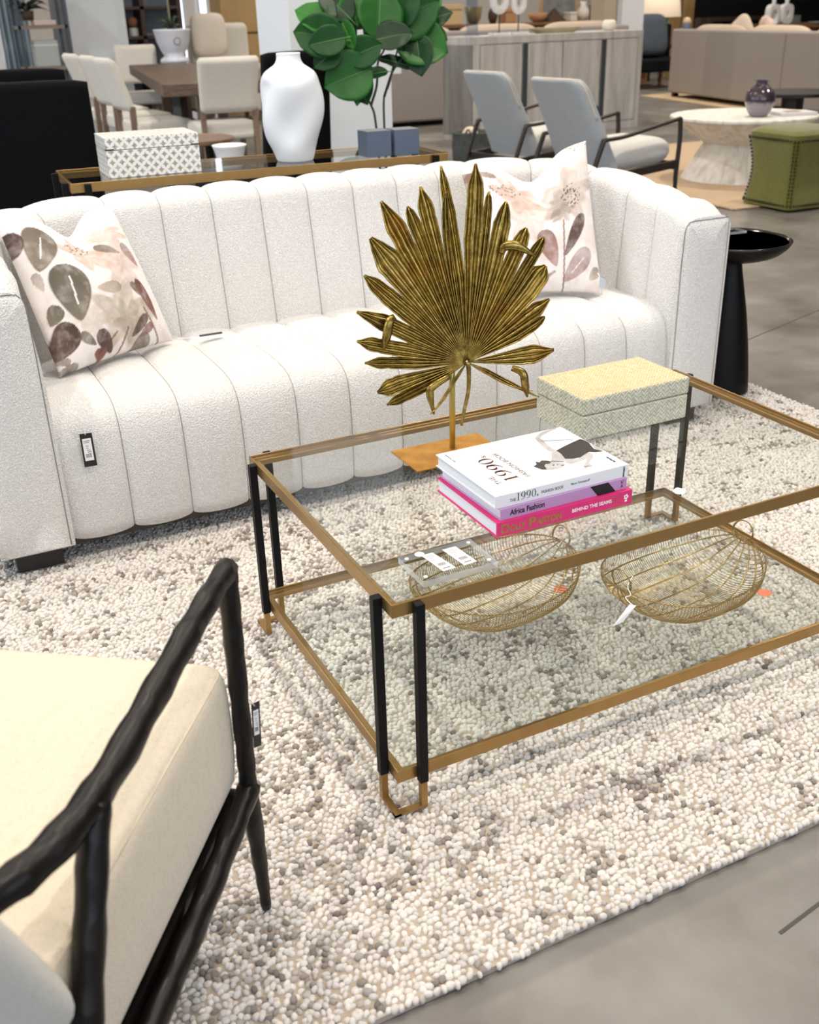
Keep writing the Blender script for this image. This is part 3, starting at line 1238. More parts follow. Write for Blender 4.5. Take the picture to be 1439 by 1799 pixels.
# ------------------------------------------------------------------ gilded palm leaf on a stand
def palm():
    base = Vector((.378, .507, ZT))
    root = thing('palm_leaf_sculpture', 'gilded fan palm leaf sculpture on a slim pole and flat brass base', 'sculpture', base)
    BP = NT('aged_brass_plate')
    n = BP.noise(26, 6)
    BP.base(BP.ramp(n, [(.3, lin('#b07c2c')), (.7, lin('#d09a48'))]))
    BP.set(.42, .75)
    MB().box((-.105, -.062, 0), (.105, .062, .003)).build('base_plate', BP.m, root, bevel=.0006)
    pole = plain('satin_gold_pole', '#b9a95f', .32, .6)
    hub = at(820.5, 636.5, y=.50) - base
    MB().lathe([(.0062, .003), (.0062, hub.z + .004), (.004, hub.z + .006)], 16, c=(.018, .014, 0)).build('pole', pole, root, smooth=True)
    # leaf plane faces the camera side, leaning back a little
    nrm = Vector((-.36, -.92, .14)).normalized()
    hubw = hub + base
    right = Vector((0, 0, 1)).cross(nrm).normalized() * -1
    right = nrm.cross(Vector((0, 0, 1))).normalized()
    if right.x < 0:
        right = -right
    upv = right.cross(nrm)
    if upv.z < 0:
        upv = -upv
    cam_l = Vector(CAM_LOC)

    def onplane(px, py):
        d = Rcam @ Vector(((px - 719.5) / F_PX, -(py - 899.5) / F_PX, -1))
        t = (hubw - cam_l).dot(nrm) / d.dot(nrm)
        q = cam_l + d * t - hubw
        return q.dot(right), q.dot(upv)

    def c2p(x, y):
        return onplane(600 + x / 3.128, 240 + y / 3.128)
    # tip (crop coords), fused fraction, half width scale, out-of-plane bend of the tip, side bend
    F = [
        ((92, 940), .62, .70, .02, .03), ((122, 765), .66, .8, .012, -.01), ((158, 558), .68, 1.0, .01, .0), ((266, 332), .70, .95, -.005, .03), ((352, 388), .80, .9, .012, .0),
        ((445, 272), .72, 1.05, .0, -.0), ((545, 160), .66, .62, -.02, .012), ((536, 305), .72, .95, .012, -.06), ((795, 152), .68, .85, .01, .035), ((830, 304), .80, .8, -.01, .02),
        ((902, 355), .74, .8, .008, .02), ((1050, 515), .80, .75, -.012, .01), ((1116, 553), .80, .75, .008, .01), ((1130, 708), .78, .9, -.01, .02), ((1162, 925), .70, .95, .015, .045),
        ((1127, 990), .74, .8, -.01, .02), ((1168, 1190), .60, 1.0, .012, .05), ((1072, 1442), .45, .55, .02, .03), ((1018, 1428), .5, .45, .03, .16),
        ((512, 1532), .5, .4, .03, -.12), ((250, 1482), .66, .7, -.012, .0), ((200, 1415), .7, 1.0, .01, .01), ((130, 1235), .66, .7, -.008, .02), ((80, 1145), .68, .75, .015, -.02),
    ]
    data = []
    for tip, fuse, wsc, bend, side in F:
        x, y = c2p(*tip)
        data.append([math.atan2(y, x), math.hypot(x, y), fuse, wsc, bend, side])
    # angles measured clockwise from straight down on the right so neighbours are adjacent
    order = sorted(data, key=lambda q: (q[0] + math.radians(95)) % (2 * math.pi))
    m = MB()
    nL = 30
    nW = 13
    for i, (a, L, fuse, wsc, bend, side) in enumerate(order):
        def gap(j):
            if 0 <= j < len(order):
                return abs(((order[j][0] - a + math.pi) % (2 * math.pi)) - math.pi)
            return .12
        gl, gr = gap(i + 1), gap(i - 1)
        gl, gr = min(gl, .30) * .5, min(gr, .30) * .5
        rnd = random.Random(i * 13 + 5)
        ph = rnd.uniform(0, 6)
        folds = 3 if gl + gr > .2 else 2
        vs = []
        for k in range(nL + 1):
            t = k / nL
            rr = L * (0.012 + .988 * t)
            # centreline bends sideways towards the tip
            ac_ = a + side * max(0, t - .4) ** 2 * 2.2
            taper = 1.0
            wfull = rr * (gl + gr) * 1.04
            wmax = L * fuse * (gl + gr) * wsc * 1.12
            w = min(wfull, wmax)
            t0 = fuse + .10
            if t > t0:
                u = (t - t0) / (1 - t0)
                w *= max(.13, (1 - u ** 2.4)) * (1 + .10 * math.sin(7 * u + ph))
            off = (gl - gr) / 2 * rr if rr * (gl + gr) < wmax else (gl - gr) / 2 * L * fuse * wsc
            for q in range(nW):
                s = q / (nW - 1) - .5
                tri = abs(((q * folds / (nW - 1)) % 1.0) - .5) * 2
                depth = (tri - .5) * min(.0125, w * .62) * (1 - .35 * t)
                cup = -4 * s * s * w * .10 * max(0, t - .3)
                zdep = depth + cup + bend * max(0, t - .35) ** 1.6 * 2.2 - .012 * math.sin(t * 1.5)
                px = rr * math.cos(ac_) - (s * w + off) * math.sin(ac_)
                py = rr * math.sin(ac_) + (s * w + off) * math.cos(ac_)
                vs.append(hub + right * px + upv * py + nrm * zdep)
        fs = []
        for k in range(nL):
            for q in range(nW - 1):
                fs.append((k * nW + q, k * nW + q + 1, (k + 1) * nW + q + 1, (k + 1) * nW + q))
        m.add(vs, fs)
    # curled-over tips
    for pts, w in (([(870, 640), (890, 600), (960, 600), (1060, 655)], .0062), ([(290, 985), (262, 1010), (245, 1090), (232, 1165)], .0062), ([(590, 1310), (500, 1360), (480, 1400), (505, 1520)], .0055), ([(930, 1265), (985, 1290), (1000, 1360), (1015, 1425)], .0055)):
        P = []
        for j, q in enumerate(pts):
            x, y = c2p(*q)
            P.append(hub + right * x + upv * y + nrm * (.012 + .010 * math.sin(j * 1.1)))
        line = smooth_path(P, 6)
        n_ = len(line)
        vs = []
        for j, p in enumerate(line):
            d = (line[min(j + 1, n_ - 1)] - line[max(j - 1, 0)]).normalized()
            sd = d.cross(nrm).normalized()
            ww = w * (.55 + .9 * math.sin(math.pi * min(1, .15 + .75 * j / n_))) * (1.0 if j < n_ * .7 else (1 - (j / n_ - .7) / .34))
            for s in (-1, -.5, 0, .5, 1):
                vs.append(p + sd * s * ww + nrm * ((1 - s * s) * w * .5))
        fs = [(j * 5 + s, j * 5 + s + 1, (j + 1) * 5 + s + 1, (j + 1) * 5 + s) for j in range(n_ - 1) for s in range(4)]
        m.add(vs, fs)
    g = NT('antique_gold_leaf')
    nn = g.noise(60, 6, rough=.7)
    n2 = g.noise(9, 3)
    col = g.ramp(nn, [(.28, lin('#665326')), (.46, lin('#8e773c')), (.62, lin('#ad944f')), (.8, lin('#d2ba7c'))])
    g.base(g.mix(g.ramp(n2, [(.55, (0, 0, 0, 1)), (.75, (.6, .6, .6, 1))]), col, lin('#9a5f17')))
    g.set(.27, .92)
    g.bump(g.noise(160, 4), .25, .0015)
    m.build('leaf', g.m, root, smooth=True, solid=.0016)
    # petiole hanging from the hub
    st = []
    for q in ((690, 1235), (695, 1290), (692, 1390), (672, 1490), (655, 1580)):
        x, y = c2p(*q)
        st.append(hub + right * x + upv * y + nrm * .012)
    MB().tube(smooth_path(st, 6), [.0075 - .0032 * i / 24 for i in range(25)], 8, flat=.6).build('leaf_stalk', g.m, root, smooth=True)
    return root


palm()


# ------------------------------------------------------------------ wire baskets on the lower shelf
def wire_basket(label, c, rz, a, b, h, rim_tilt=0):
    root = thing('wire_basket', label, 'basket', c, rz, 'gold wire baskets on the lower glass shelf')
    GW = plain('champagne_gold_wire', '#b9a06a', .24, .9)

    def bowl(u, v):
        """u: angle round the bowl from end to end (0..pi across), v: along the long axis -1..1"""
        pass

    def S(x, th):
        """x in -1..1 along the long axis, th 0..pi across from rim to rim"""
        k = max(0.0, 1 - abs(x) ** 2.4) ** .5
        yy = b * k * math.cos(th)
        rim = h * (.80 + .20 * abs(x) ** 2.5)
        dep = h * (max(0, 1 - abs(x) ** 3.2)) ** .8
        zz = rim - (dep * (.80 + .20 * abs(x) ** 2.5)) * math.sin(th) ** .75
        return Vector((a * x, yy, max(zz, .0012)))
    cw = MB()
    nc = 66
    for i in range(1, nc):
        x = -.985 + 1.97 * i / nc
        cw.tube([S(x, math.pi * k / 18) for k in range(19)], .0008, 4, cap=False)
    cw.build('cross_wires', GW, root, smooth=True)
    rb = MB()
    for k in range(1, 9):
        th = math.pi * k / 9
        rb.tube([S(math.sin((i / 28 - .5) * math.pi) * .995, th) for i in range(29)], .0016, 6)
    rb.build('long_ribs', GW, root, smooth=True)
    rim = [S(math.sin((i / 40 - .5) * math.pi), 0) for i in range(41)] + [S(math.sin((.5 - i / 40) * math.pi), math.pi) for i in range(1, 40)]
    rr = MB()
    rr.tube(rim, .0014, 6, closed=True)
    # coil wound round the rim
    coil = []
    n = len(rim)
    turns = 150
    for i in range(turns * 6):
        f = i / (turns * 6) * n
        p = rim[int(f) % n].lerp(rim[(int(f) + 1) % n], f % 1)
        an = i * math.pi / 3
        coil.append(p + Vector((math.cos(an) * .0012, math.cos(an) * .0016, math.sin(an) * .0026)))
    rr.tube(coil, .0006, 3, closed=True)
    rr.build('rim', GW, root, smooth=True)
    for sx in (-1, 1):
        hm = MB()
        R = .027
        for dy in (-.0012, .0012):
            hm.tube([(sx * (a * .985 - .004 + .012 * math.sin(t) * .4), R * math.cos(t) + dy, h * .97 + R * math.sin(t) * .95 + .017) for t in (2 * math.pi * i / 24 for i in range(24))], .0012, 6, closed=True)
        hm.build('loop_handle', GW, root, smooth=True)
    return root


SHZ = .1066
cb1 = Vector((.425, .385, SHZ))
cb2 = Vector((.795, .215, SHZ))
wire_basket('gold wire basket on the lower shelf below the stack of books', cb1, .16, .198, .148, .10)
wire_basket('gold wire basket with a white paper tag on the lower shelf, front right', cb2, .12, .192, .145, .10)


# ------------------------------------------------------------------ hang tags
def hang_tag(label, card_pts, string_pts, card_mat, thick=.0008, face=None, group=None, back=False):
    """card: four corners in order, string: points from the eyelet to the knot"""
    o = Vector(card_pts[0])
    root = thing('hang_tag', label, 'tag', o, 0, group)
    P = [Vector(p) - o for p in card_pts]
    n = (P[1] - P[0]).cross(P[3] - P[0]).normalized()
    if n.dot(Vector(CAM_LOC) - o) < 0:
        n = -n
    m = MB()
    vs = [p for p in P] + [p + n * thick for p in P]
    m.add(vs, [(0, 1, 2, 3), (7, 6, 5, 4), (0, 4, 5, 1), (1, 5, 6, 2), (2, 6, 7, 3), (3, 7, 4, 0)])
    m.build('card', card_mat, root)
    MB().tube([Vector(p) - o for p in string_pts], .0011, 6).build('string', WHITE_PAPER, root, smooth=True)

    def q(s, t, k):
        p = (P[0] * (1 - s) + P[1] * s) * (1 - t) + (P[3] * (1 - s) + P[2] * s) * t
        return p + n * (thick + k)
    if face:
        s0, s1, t0, t1 = face
        lab = MB().add([q(s0, t0, .0002), q(s1, t0, .0002), q(s1, t1, .0002), q(s0, t1, .0002)], [(0, 1, 2, 3)]).build('price_label', WHITE_PAPER, root)
        bars = MB()
        ww, hh = s1 - s0, t1 - t0
        for k in range(9):
            a = s0 + ww * (.18 + k * .075)
            b = a + ww * (.03 + .015 * (k % 3 == 0))
            bars.add([q(a, t0 + hh * .68, .0004), q(b, t0 + hh * .68, .0004), q(b, t0 + hh * .86, .0004), q(a, t0 + hh * .86, .0004)], [(0, 1, 2, 3)])
        for tt, l0, l1 in ((.10, .1, .85), (.17, .1, .7), (.33, .3, .6), (.42, .3, .55), (.52, .35, .8), (.60, .4, .85)):
            a, b = s0 + ww * l0, s0 + ww * l1
            bars.add([q(a, t0 + hh * tt, .0004), q(b, t0 + hh * tt, .0004), q(b, t0 + hh * (tt + .022), .0004), q(a, t0 + hh * (tt + .022), .0004)], [(0, 1, 2, 3)])
        bars.build('barcode', INK, lab)
    return root


TAGB = plain('black_tag_card', '#141417', .5)
hx = .20
hang_tag('white paper tag tied to the handle of the wire basket on the right', [at(1106, 1062, z=hx), at(1118, 1064, z=hx), at(1094, 1093, z=hx - .02), at(1076, 1101, z=hx - .02)],
         smooth_path([at(1112, 1012, z=hx + .02), at(1103, 1030, z=hx + .012), at(1108, 1045, z=hx + .008), at(1099, 1050, z=hx + .006), at(1112, 1064, z=hx)], 5), WHITE_PAPER)
ORG = plain('orange_sticker', '#e8845f', .6)
for (px, py), lab in (((985, 1035), 'orange round sticker on the lower glass shelf under the wire basket on the left'), ((1343, 1041), 'orange round sticker on the lower glass shelf beside the wire basket on the right')):
    p = at(px, py, z=SHZ + .0005)
    o = MB().lathe([(.016, 0), (.016, .0006), (0, .0007)], 24).build('sticker', ORG, None, loc=(p.x, p.y, SHZ - .0003))
    setp(o, lab, 'sticker')
yy = 1.2085
hang_tag('black price tag on white string hanging on the front of the ivory sofa',
         [at(139, 763, y=yy), at(161, 760, y=yy), at(171, 817, y=yy), at(149, 821, y=yy)],
         smooth_path([at(107, 723, y=yy + .004), at(122, 725, y=yy + .001), at(137, 735, y=yy - .002), at(147, 750, y=yy), at(150, 764, y=yy - .001)], 5), TAGB, face=(.14, .84, .15, .82))


# ------------------------------------------------------------------ pillows with a watercolour print
def pillow(name, label, BL, BR, TR, TL, prints, seed, thick=.085, chop=.075, backthick=.05):
    c = (Vector(BL) + Vector(BR)) / 2
    BL, BR, TR, TL = (Vector(p) - c for p in (BL, BR, TR, TL))
    n = (BR - BL).cross(TL - BL).normalized()
    if n.y > 0:
        n = -n
    K = 150

    def P(u, v, side):
        # edges draw in between the corners
        eu, ev = 4 * u * (1 - u), 4 * v * (1 - v)
        uu = u + (.5 - u) * .03 * ev * abs(2 * u - 1)
        vv = v + (.5 - v) * .04 * eu * abs(2 * v - 1)
        p = (BL * (1 - uu) + BR * uu) * (1 - vv) + (TL * (1 - uu) + TR * uu) * vv
        p = p - (TL - BL).normalized() * chop * math.exp(-((u - .5) / .20) ** 2) * v ** 3
        b = max(0, eu * ev) ** .45
        b *= 1 - .35 * math.exp(-((u - .5) / .14) ** 2) * v ** 2
        wr = .004 * math.sin(9 * u + 4 * v + seed) * math.sin(7 * v - 3 * u) * eu * ev
        return p + n * ((thick if side > 0 else -backthick) * b + wr)
    def tex(u, v):
        return 1.5 * mnoise.noise((u * 9 + seed, v * 9, 0)) + .9 * mnoise.noise((u * 24, v * 24 + seed, 3)) + .5 * mnoise.noise((u * 60, v * 60, 7))

    def px2uv(px, py):
        """photo pixel to print coordinates on the face of the pillow"""
        d = Rcam @ Vector(((px - 719.5) / F_PX, -(py - 899.5) / F_PX, -1))
        cl = Vector(CAM_LOC) - c
        o_ = (BL + BR + TL + TR) / 4 + n * thick * .75
        t = (o_ - cl).dot(n) / d.dot(n)
        q = cl + d * t - n * thick * .75 - BL
        e1, e2 = BR - BL, TL - BL
        a11, a12, a22 = e1.dot(e1), e1.dot(e2), e2.dot(e2)
        b1, b2 = q.dot(e1), q.dot(e2)
        det = a11 * a22 - a12 * a12
        return (b1 * a22 - b2 * a12) / det, (a11 * b2 - a12 * b1) / det
    prints = prints(px2uv)

    vs, fs, cols = [], [], []
    for side in (1, -1):
        for j in range(K + 1):
            for i in range(K + 1):
                u, v = i / K, j / K
                vs.append(P(u, v, side))
                t = tex(u, v)
                t2 = 1.4 * mnoise.noise((u * 4 + 9, v * 4, seed)) + .6 * mnoise.noise((u * 11, v * 11, 5))
                col = np.array([.86, .80, .77]) * (1 - .05 * max(0, t))
                # pale blush washes
                wsh = min(1, max(0, .5 * t2 + .25 * t))
                wk = .45 if seed == 3 else .7
                col = col * (1 - wk * wsh) + np.array([.60, .42, .35]) * wk * wsh
                for pr in prints:
                    kind, cu, cv, L, Wd, ang, c0, al = pr[:8]
                    ca, sa = math.cos(ang), math.sin(ang)
                    du, dv = u - cu, v - cv
                    x = (du * ca + dv * sa) / L
                    y = (-du * sa + dv * ca) / Wd
                    if abs(x) > 1.3 or abs(y) > 1.6:
                        continue
                    if kind == 'leaf':
                        hw = math.sqrt(max(0, 1 - x * x)) * (1 - .42 * x) if abs(x) < 1 else 0
                        d = hw - abs(y)
                        if d > 0:
                            a = al * min(1, d * 9) * (1 + .22 * t + .18 * (1 if d < .16 else 0))
                            a = max(0, min(1, a))
                            col = col * (1 - a) + np.array(c0) * (1 + .25 * t2 + .2 * x) * a
                            if len(pr) > 8 and abs(y - .05) < .055 * (1 - x * x) and -.55 < x < .45:
                                col = np.array([.84, .78, .74])
                    elif kind == 'blob':
                        r2 = x * x + y * y
                        r_ = math.atan2(y, x)
                        edge = 1 + .22 * math.sin(5 * r_ + seed) + .12 * math.sin(9 * r_ + 1)
                        d = edge - math.sqrt(r2)
                        if d > 0:
                            pet = .55 + .45 * math.sin(7 * r_ + 6 * math.sqrt(r2) + seed)
                            a = max(0, min(1, al * min(1, d * 6) * (.68 + .32 * pet) * (1 + .3 * t)))
                            col = col * (1 - a) + np.array(c0) * (1 + .2 * t2) * a
                    elif kind == 'stem':
                        yv = y - .5 * x * x
                        if abs(x) < 1 and abs(yv) < 1:
                            col = col * (1 - al) + np.array(c0) * al
                    elif kind == 'dots':
                        if x * x + y * y < 1 and mnoise.noise((u * 70, v * 70, seed)) > .22:
                            col = col * (1 - al) + np.array(c0) * al
                cols.append((*np.clip(col, 0, 1), 1))
    N = (K + 1) ** 2
    for s in (0, 1):
        for j in range(K):
            for i in range(K):
                q = [s * N + j * (K + 1) + i, s * N + j * (K + 1) + i + 1, s * N + (j + 1) * (K + 1) + i + 1, s * N + (j + 1) * (K + 1) + i]
                fs.append(tuple(q if s == 0 else q[::-1]))
    me = bpy.data.meshes.new(name)
    me.from_pydata(vs, [], fs)
    a = me.attributes.new('print', 'FLOAT_COLOR', 'POINT')
    a.data.foreach_set('color', np.array(cols, np.float32).ravel())
    b = bmesh.new()
    b.from_mesh(me)
    bmesh.ops.remove_doubles(b, verts=b.verts, dist=2e-4)
    bmesh.ops.recalc_face_normals(b, faces=b.faces)
    b.to_mesh(me)
    b.free()
    me.polygons.foreach_set('use_smooth', [True] * len(me.polygons))
    if 'pillow_print' not in MATS:
        t = NT('pillow_print')
        at_ = t.n('ShaderNodeAttribute', attribute_name='print')
        t.base(at_.outputs['Color'])
        t.set(.85, 0, .2)
        t.bump(t.noise(700, 2), .12, .001)
        MATS['pillow_print'] = t.m
    me.materials.append(MATS['pillow_print'])
    o = bpy.data.objects.new(name, me)
    COL.objects.link(o)
    o.location = c
    setp(o, label, 'pillow')
    return o


TAUPE, BRN, DBR, RED, PALE, OLV = (.20, .165, .125), (.21, .135, .10), (.115, .075, .06), (.27, .13, .105), (.46, .38, .32), (.17, .15, .115)


def leafprint(fn, tip, tail, wpx, col, al=.95, vein=False, sc=3):
    a, b = fn(*tail), fn(*tip)
    cu, cv = (a[0] + b[0]) / 2, (a[1] + b[1]) / 2
    L = math.hypot(b[0] - a[0], b[1] - a[1]) / 2
    e = ['leaf', cu, cv, L, wpx / sc / 235 / 2, math.atan2(b[1] - a[1], b[0] - a[0]), col, al]
    if vein:
        e.append(1)
    return tuple(e)


def left_prints(px2uv):
    def pl(cx, cy):
        return px2uv(cx / 3, 300 + cy / 3)
    return [
    ('blob', *pl(670, 750), .24, .22, .3, (.50, .42, .34), .85), ('blob', *pl(690, 770), .13, .12, 1.0, (.34, .29, .23), .7), ('blob', *pl(500, 790), .13, .10, .3, (.62, .52, .40), .6),
    ('blob', *pl(440, 380), .2, .10, -.5, (.66, .45, .34), .7), ('blob', *pl(640, 440), .16, .18, .3, (.56, .38, .30), .55), ('blob', *pl(560, 260), .22, .06, -.2, (.64, .45, .36), .6),
    leafprint(pl, (220, 515), (220, 260), 150, TAUPE, vein=True), leafprint(pl, (125, 425), (95, 290), 78, DBR), leafprint(pl, (435, 785), (330, 470), 190, OLV, vein=True),
    leafprint(pl, (345, 975), (400, 800), 125, DBR), leafprint(pl, (535, 910), (440, 850), 46, TAUPE), leafprint(pl, (635, 950), (530, 840), 75, DBR), leafprint(pl, (590, 990), (560, 925), 70, RED),
    leafprint(pl, (860, 765), (720, 540), 62, RED), leafprint(pl, (500, 600), (635, 580), 62, PALE), leafprint(pl, (640, 390), (480, 310), 40, TAUPE, .8), leafprint(pl, (750, 460), (650, 330), 60, RED, .6),
    leafprint(pl, (755, 640), (690, 560), 40, BRN, .8), leafprint(pl, (725, 870), (790, 740), 46, DBR, .9), leafprint(pl, (770, 865), (830, 790), 40, RED, .9), leafprint(pl, (745, 950), (830, 860), 80, TAUPE, .8),
    leafprint(pl, (300, 800), (320, 700), 70, OLV), leafprint(pl, (365, 1040), (470, 1010), 40, TAUPE, .8), leafprint(pl, (330, 980), (420, 985), 30, BRN, .7), leafprint(pl, (250, 620), (200, 520), 40, PALE, .8),
    ('dots', *pl(395, 345), .09, .05, 0, DBR, .8),
    ('stem', *pl(680, 920), .14, .008, .9, BRN, .8), ('stem', *pl(850, 820), .17, .009, 1.9, RED, .8), ('stem', *pl(600, 900), .10, .007, .5, DBR, .7),
]
pillow('throw_pillow', 'cream throw pillow with brown watercolour leaves in the left corner of the sofa', (-.262, 1.475, .438), (.088, 1.655, .438), (-.012, 1.785, .815), (-.335, 1.662, .842), left_prints, 3)


def right_prints(px2uv):
    def p2(cx, cy):
        return px2uv(700 + cx / 2.398, 230 + cy / 2.398)
    return [
    ('blob', *p2(670, 320), .22, .17, .2, (.55, .46, .40), .9), ('blob', *p2(640, 345), .12, .09, .5, (.40, .33, .28), .8), ('blob', *p2(660, 385), .10, .06, .2, (.36, .27, .23), .7), ('dots', *p2(690, 325), .09, .08, 0, (.05, .035, .035), .95),
    ('blob', *p2(470, 280), .20, .12, -.6, (.60, .38, .30), .75), ('dots', *p2(420, 260), .12, .05, 0, DBR, .8), ('blob', *p2(520, 390), .16, .2, .2, (.62, .46, .38), .5), ('dots', *p2(700, 130), .10, .05, .2, RED, .9),
    leafprint(p2, (655, 590), (580, 440), 88, RED, .75, sc=2.4), leafprint(p2, (685, 550), (750, 400), 52, DBR, .9, sc=2.4), leafprint(p2, (690, 650), (790, 530), 75, RED, .6, vein=True, sc=2.4), leafprint(p2, (265, 290), (330, 190), 80, BRN, .6, sc=2.4),
    leafprint(p2, (340, 210), (260, 195), 40, RED, .6, sc=2.4), leafprint(p2, (300, 180), (390, 200), 26, BRN, .7, sc=2.4), leafprint(p2, (640, 620), (560, 640), 40, PALE, .8, sc=2.4), leafprint(p2, (800, 640), (840, 600), 40, PALE, .8, sc=2.4),
    ('stem', *p2(683, 560), .27, .007, 1.42, RED, .85), ('stem', *p2(600, 640), .14, .008, .4, BRN, .6),
]
pillow('throw_pillow', 'cream throw pillow with grey poppy print in the right corner of the sofa', (1.135, 1.60, .440), (1.458, 1.438, .438), (1.545, 1.690, .885), (1.095, 1.745, .835), right_prints, 8, chop=.085, thick=.09)
# care tag standing out beside the right pillow
hang_tag('small clear plastic sleeve tag beside the right pillow on the sofa seat', [at(1054, 485, y=1.40), at(1063, 492, y=1.43), at(1063, 508, y=1.43), at(1052, 506, y=1.40)], [at(1054, 485, y=1.40), at(1050, 480, y=1.42)], plain('pale_blue_card', '#c3ccd6', .4))
hang_tag('flat black and white care label lying in the crease of the sofa seat', [at(350, 589, z=.446), at(390, 583, z=.446), at(391, 586, z=.446), at(351, 592, z=.446)], [at(350, 590, z=.446), at(330, 594, z=.446), at(308, 595, z=.446)], TAGB)


# ------------------------------------------------------------------ armchair in the foreground
def rrect(u, hw, hd, r, nc=8):
    """point on a rounded rectangle, u in 0..1"""
    pts = []
    for cx, cy, a0 in ((hw - r, hd - r, 0), (-hw + r, hd - r, 90), (-hw + r, -hd + r, 180), (hw - r, -hd + r, 270)):
        for i in range(nc + 1):
            a = math.radians(a0 + 90 * i / nc)
            pts.append((cx + r * math.cos(a), cy + r * math.sin(a)))
    k = (u % 1.0) * len(pts)
    i = int(k) % len(pts)
    f = k - int(k)
    j = (i + 1) % len(pts)
    return pts[i][0] * (1 - f) + pts[j][0] * f, pts[i][1] * (1 - f) + pts[j][1] * f


def armchair():
    A = Vector((-.285, -.102, 0))
    ang = math.atan2(.81, .586) - math.pi / 2       # local +y points the way the chair faces
    root = thing('armchair', 'cream armchair with hand-carved black wooden frame in the left foreground', 'armchair', (A.x, A.y, RUG_Z - .001), ang)
    WD = 0.66
    FR = NT('blackened_carved_wood')
    FR.base(FR.ramp(FR.noise(14, 5), [(.35, lin('#0b0908')), (.7, lin('#1a1512'))]))
    FR.set(.36, 0, .3)
    v = FR.voro(26)
    FR.bump(v.outputs['Distance'], .5, .006)
    FR = FR.m
    g = RUG_Z
    # local axes: x to the chair's right (towards +x is outside), y forward. right side at x=0, left at x=-WD
    for side, X, sg in (('r', 0, 1), ('l', -WD, -1)):
        def V(inw, f, z):
            return (X - sg * inw, f, z - g)
        arm = smooth_path([V(.0, .012, .632), V(.0, -.10, .628), V(.0, -.24, .617), V(.002, -.38, .604), V(.016, -.47, .598), V(.045, -.54, .60), V(.095, -.61, .61), V(.18, -.66, .62), V(.30, -.68, .63)], 6)
        n = len(arm)
        MB().tube(arm, [.0155 + .0025 * math.sin(math.pi * i / n) + .0012 * math.sin(i * 1.7) for i in range(n)], 9, jit=.03).build('arm_rail', FR, root, smooth=True)
        leg = smooth_path([V(.0, .006, .634), V(.0, .004, .56), V(.0, .0, .45), V(.0, -.004, .33), V(.0, -.006, .27), V(.0, .0, .18), V(.0, .006, .08), V(.0, .008, .021)], 5)
        n = len(leg)
        MB().tube(leg, [max(.0085, (.0150 - .002 * math.sin(2.4 * i / n)) if i < n * .62 else .0150 - .0085 * (i - n * .62) / (n * .38)) + .0008 * math.sin(i * 2.1) for i in range(n)], 9, jit=.03).build('front_leg', FR, root, smooth=True)
        post = smooth_path([V(.0, -.405, .604), V(-.002, -.445, .53), V(-.004, -.495, .43), V(-.004, -.53, .34), V(-.002, -.56, .25), V(.0, -.59, .14), V(.0, -.62, .021)], 5)
        n = len(post)
        MB().tube(post, [.0165 + .001 * math.sin(i * 1.9) - (.006 * max(0, i / n - .6)) for i in range(n)], 9, jit=.03).build('back_leg', FR, root, smooth=True)
        rail = smooth_path([V(.0, -.004, .275), V(.001, -.10, .262), V(.002, -.22, .252), V(.004, -.36, .243), V(.002, -.55, .24)], 6)
        n = len(rail)
        MB().tube(rail, [.0175 + .001 * math.sin(i * 1.5) for i in range(n)], 9, jit=.03).build('side_rail', FR, root, smooth=True)
    bk_ = smooth_path([(-.30, -.68, .63 - g), (-WD / 2, -.684, .632 - g), (-WD + .30, -.68, .63 - g)], 5)
    MB().tube(bk_, .016, 9).build('top_rail', FR, root, smooth=True)
    MB().tube([(-.01, -.012, .256 - g), (-WD / 2, -.010, .25 - g), (-WD + .01, -.012, .256 - g)], .015, 9).build('front_rail', FR, root, smooth=True)
    FB = fabric('cream_chenille', '#dccfb9', 300, .86, .35, .3)
    t = None
    m = MB()
    # seat cushion
    W2, D2 = (WD - .030) / 2, .31

    def seat(u, v):
        a = 2 * math.pi * u
        # superellipse outline, domed top
        e = .10
        cx, cy = rrect(u, W2, D2, .028)
        prof = [(.0, 0), (.6, .0), (.9, .0), (.97, .004), (.99, .018), (1.0, .06), (1.003, .11), (1.0, .165), (.994, .186), (.985, .196), (.965, .2035), (.9, .2095), (.7, .2155), (.4, .2195), (0.02, .221)]
        k = v * (len(prof) - 1)
        i = min(int(k), len(prof) - 2)
        f = k - i
        r_ = prof[i][0] * (1 - f) + prof[i + 1][0] * f
        z = prof[i][1] * (1 - f) + prof[i + 1][1] * f
        return (-WD / 2 + cx * r_, -.31 + cy * r_ + .016, .274 - g + z)
    m.grid(seat, 144, 43, wrap_u=True)
    m.build('seat_cushion', FB, root, smooth=True)
    # seam along the top edge of the cushion
    sm = MB()
    sm.tube([seat(i / 160, 9.3 / 14) for i in range(160)], .0011, 5, closed=True)
    sm.build('cushion_seam', plain('cream_seam', '#c9bca6', .9), root, smooth=True)
    # slatted platform below the cushion
    MB().box((-WD + .02, -.62, .246 - g), (-.02, -.02, .266 - g)).build('seat_platform', FR, root)
    # back cushion
    GB = fabric('pale_grey_chenille', '#cfcbc1', 300, .86, .35, .3)

    def back(u, v):
        a = 2 * math.pi * u
        e = .55
        r_ = math.sin(math.pi * v) ** .5
        cx = math.copysign(abs(math.cos(a)) ** .40, math.cos(a)) * .350
        cz = math.copysign(abs(math.sin(a)) ** .45, math.sin(a)) * .205
        z = .585 + cz * r_
        y = -.540 - .06 * math.cos(math.pi * v) * -1 - (z - .48) * .42
        return (-WD / 2 - .0 + cx * r_, y, z - g)
    m = MB()
    m.grid(back, 72, 28, wrap_u=True)
    m.build('back_cushion', GB, root, smooth=True)
    return root


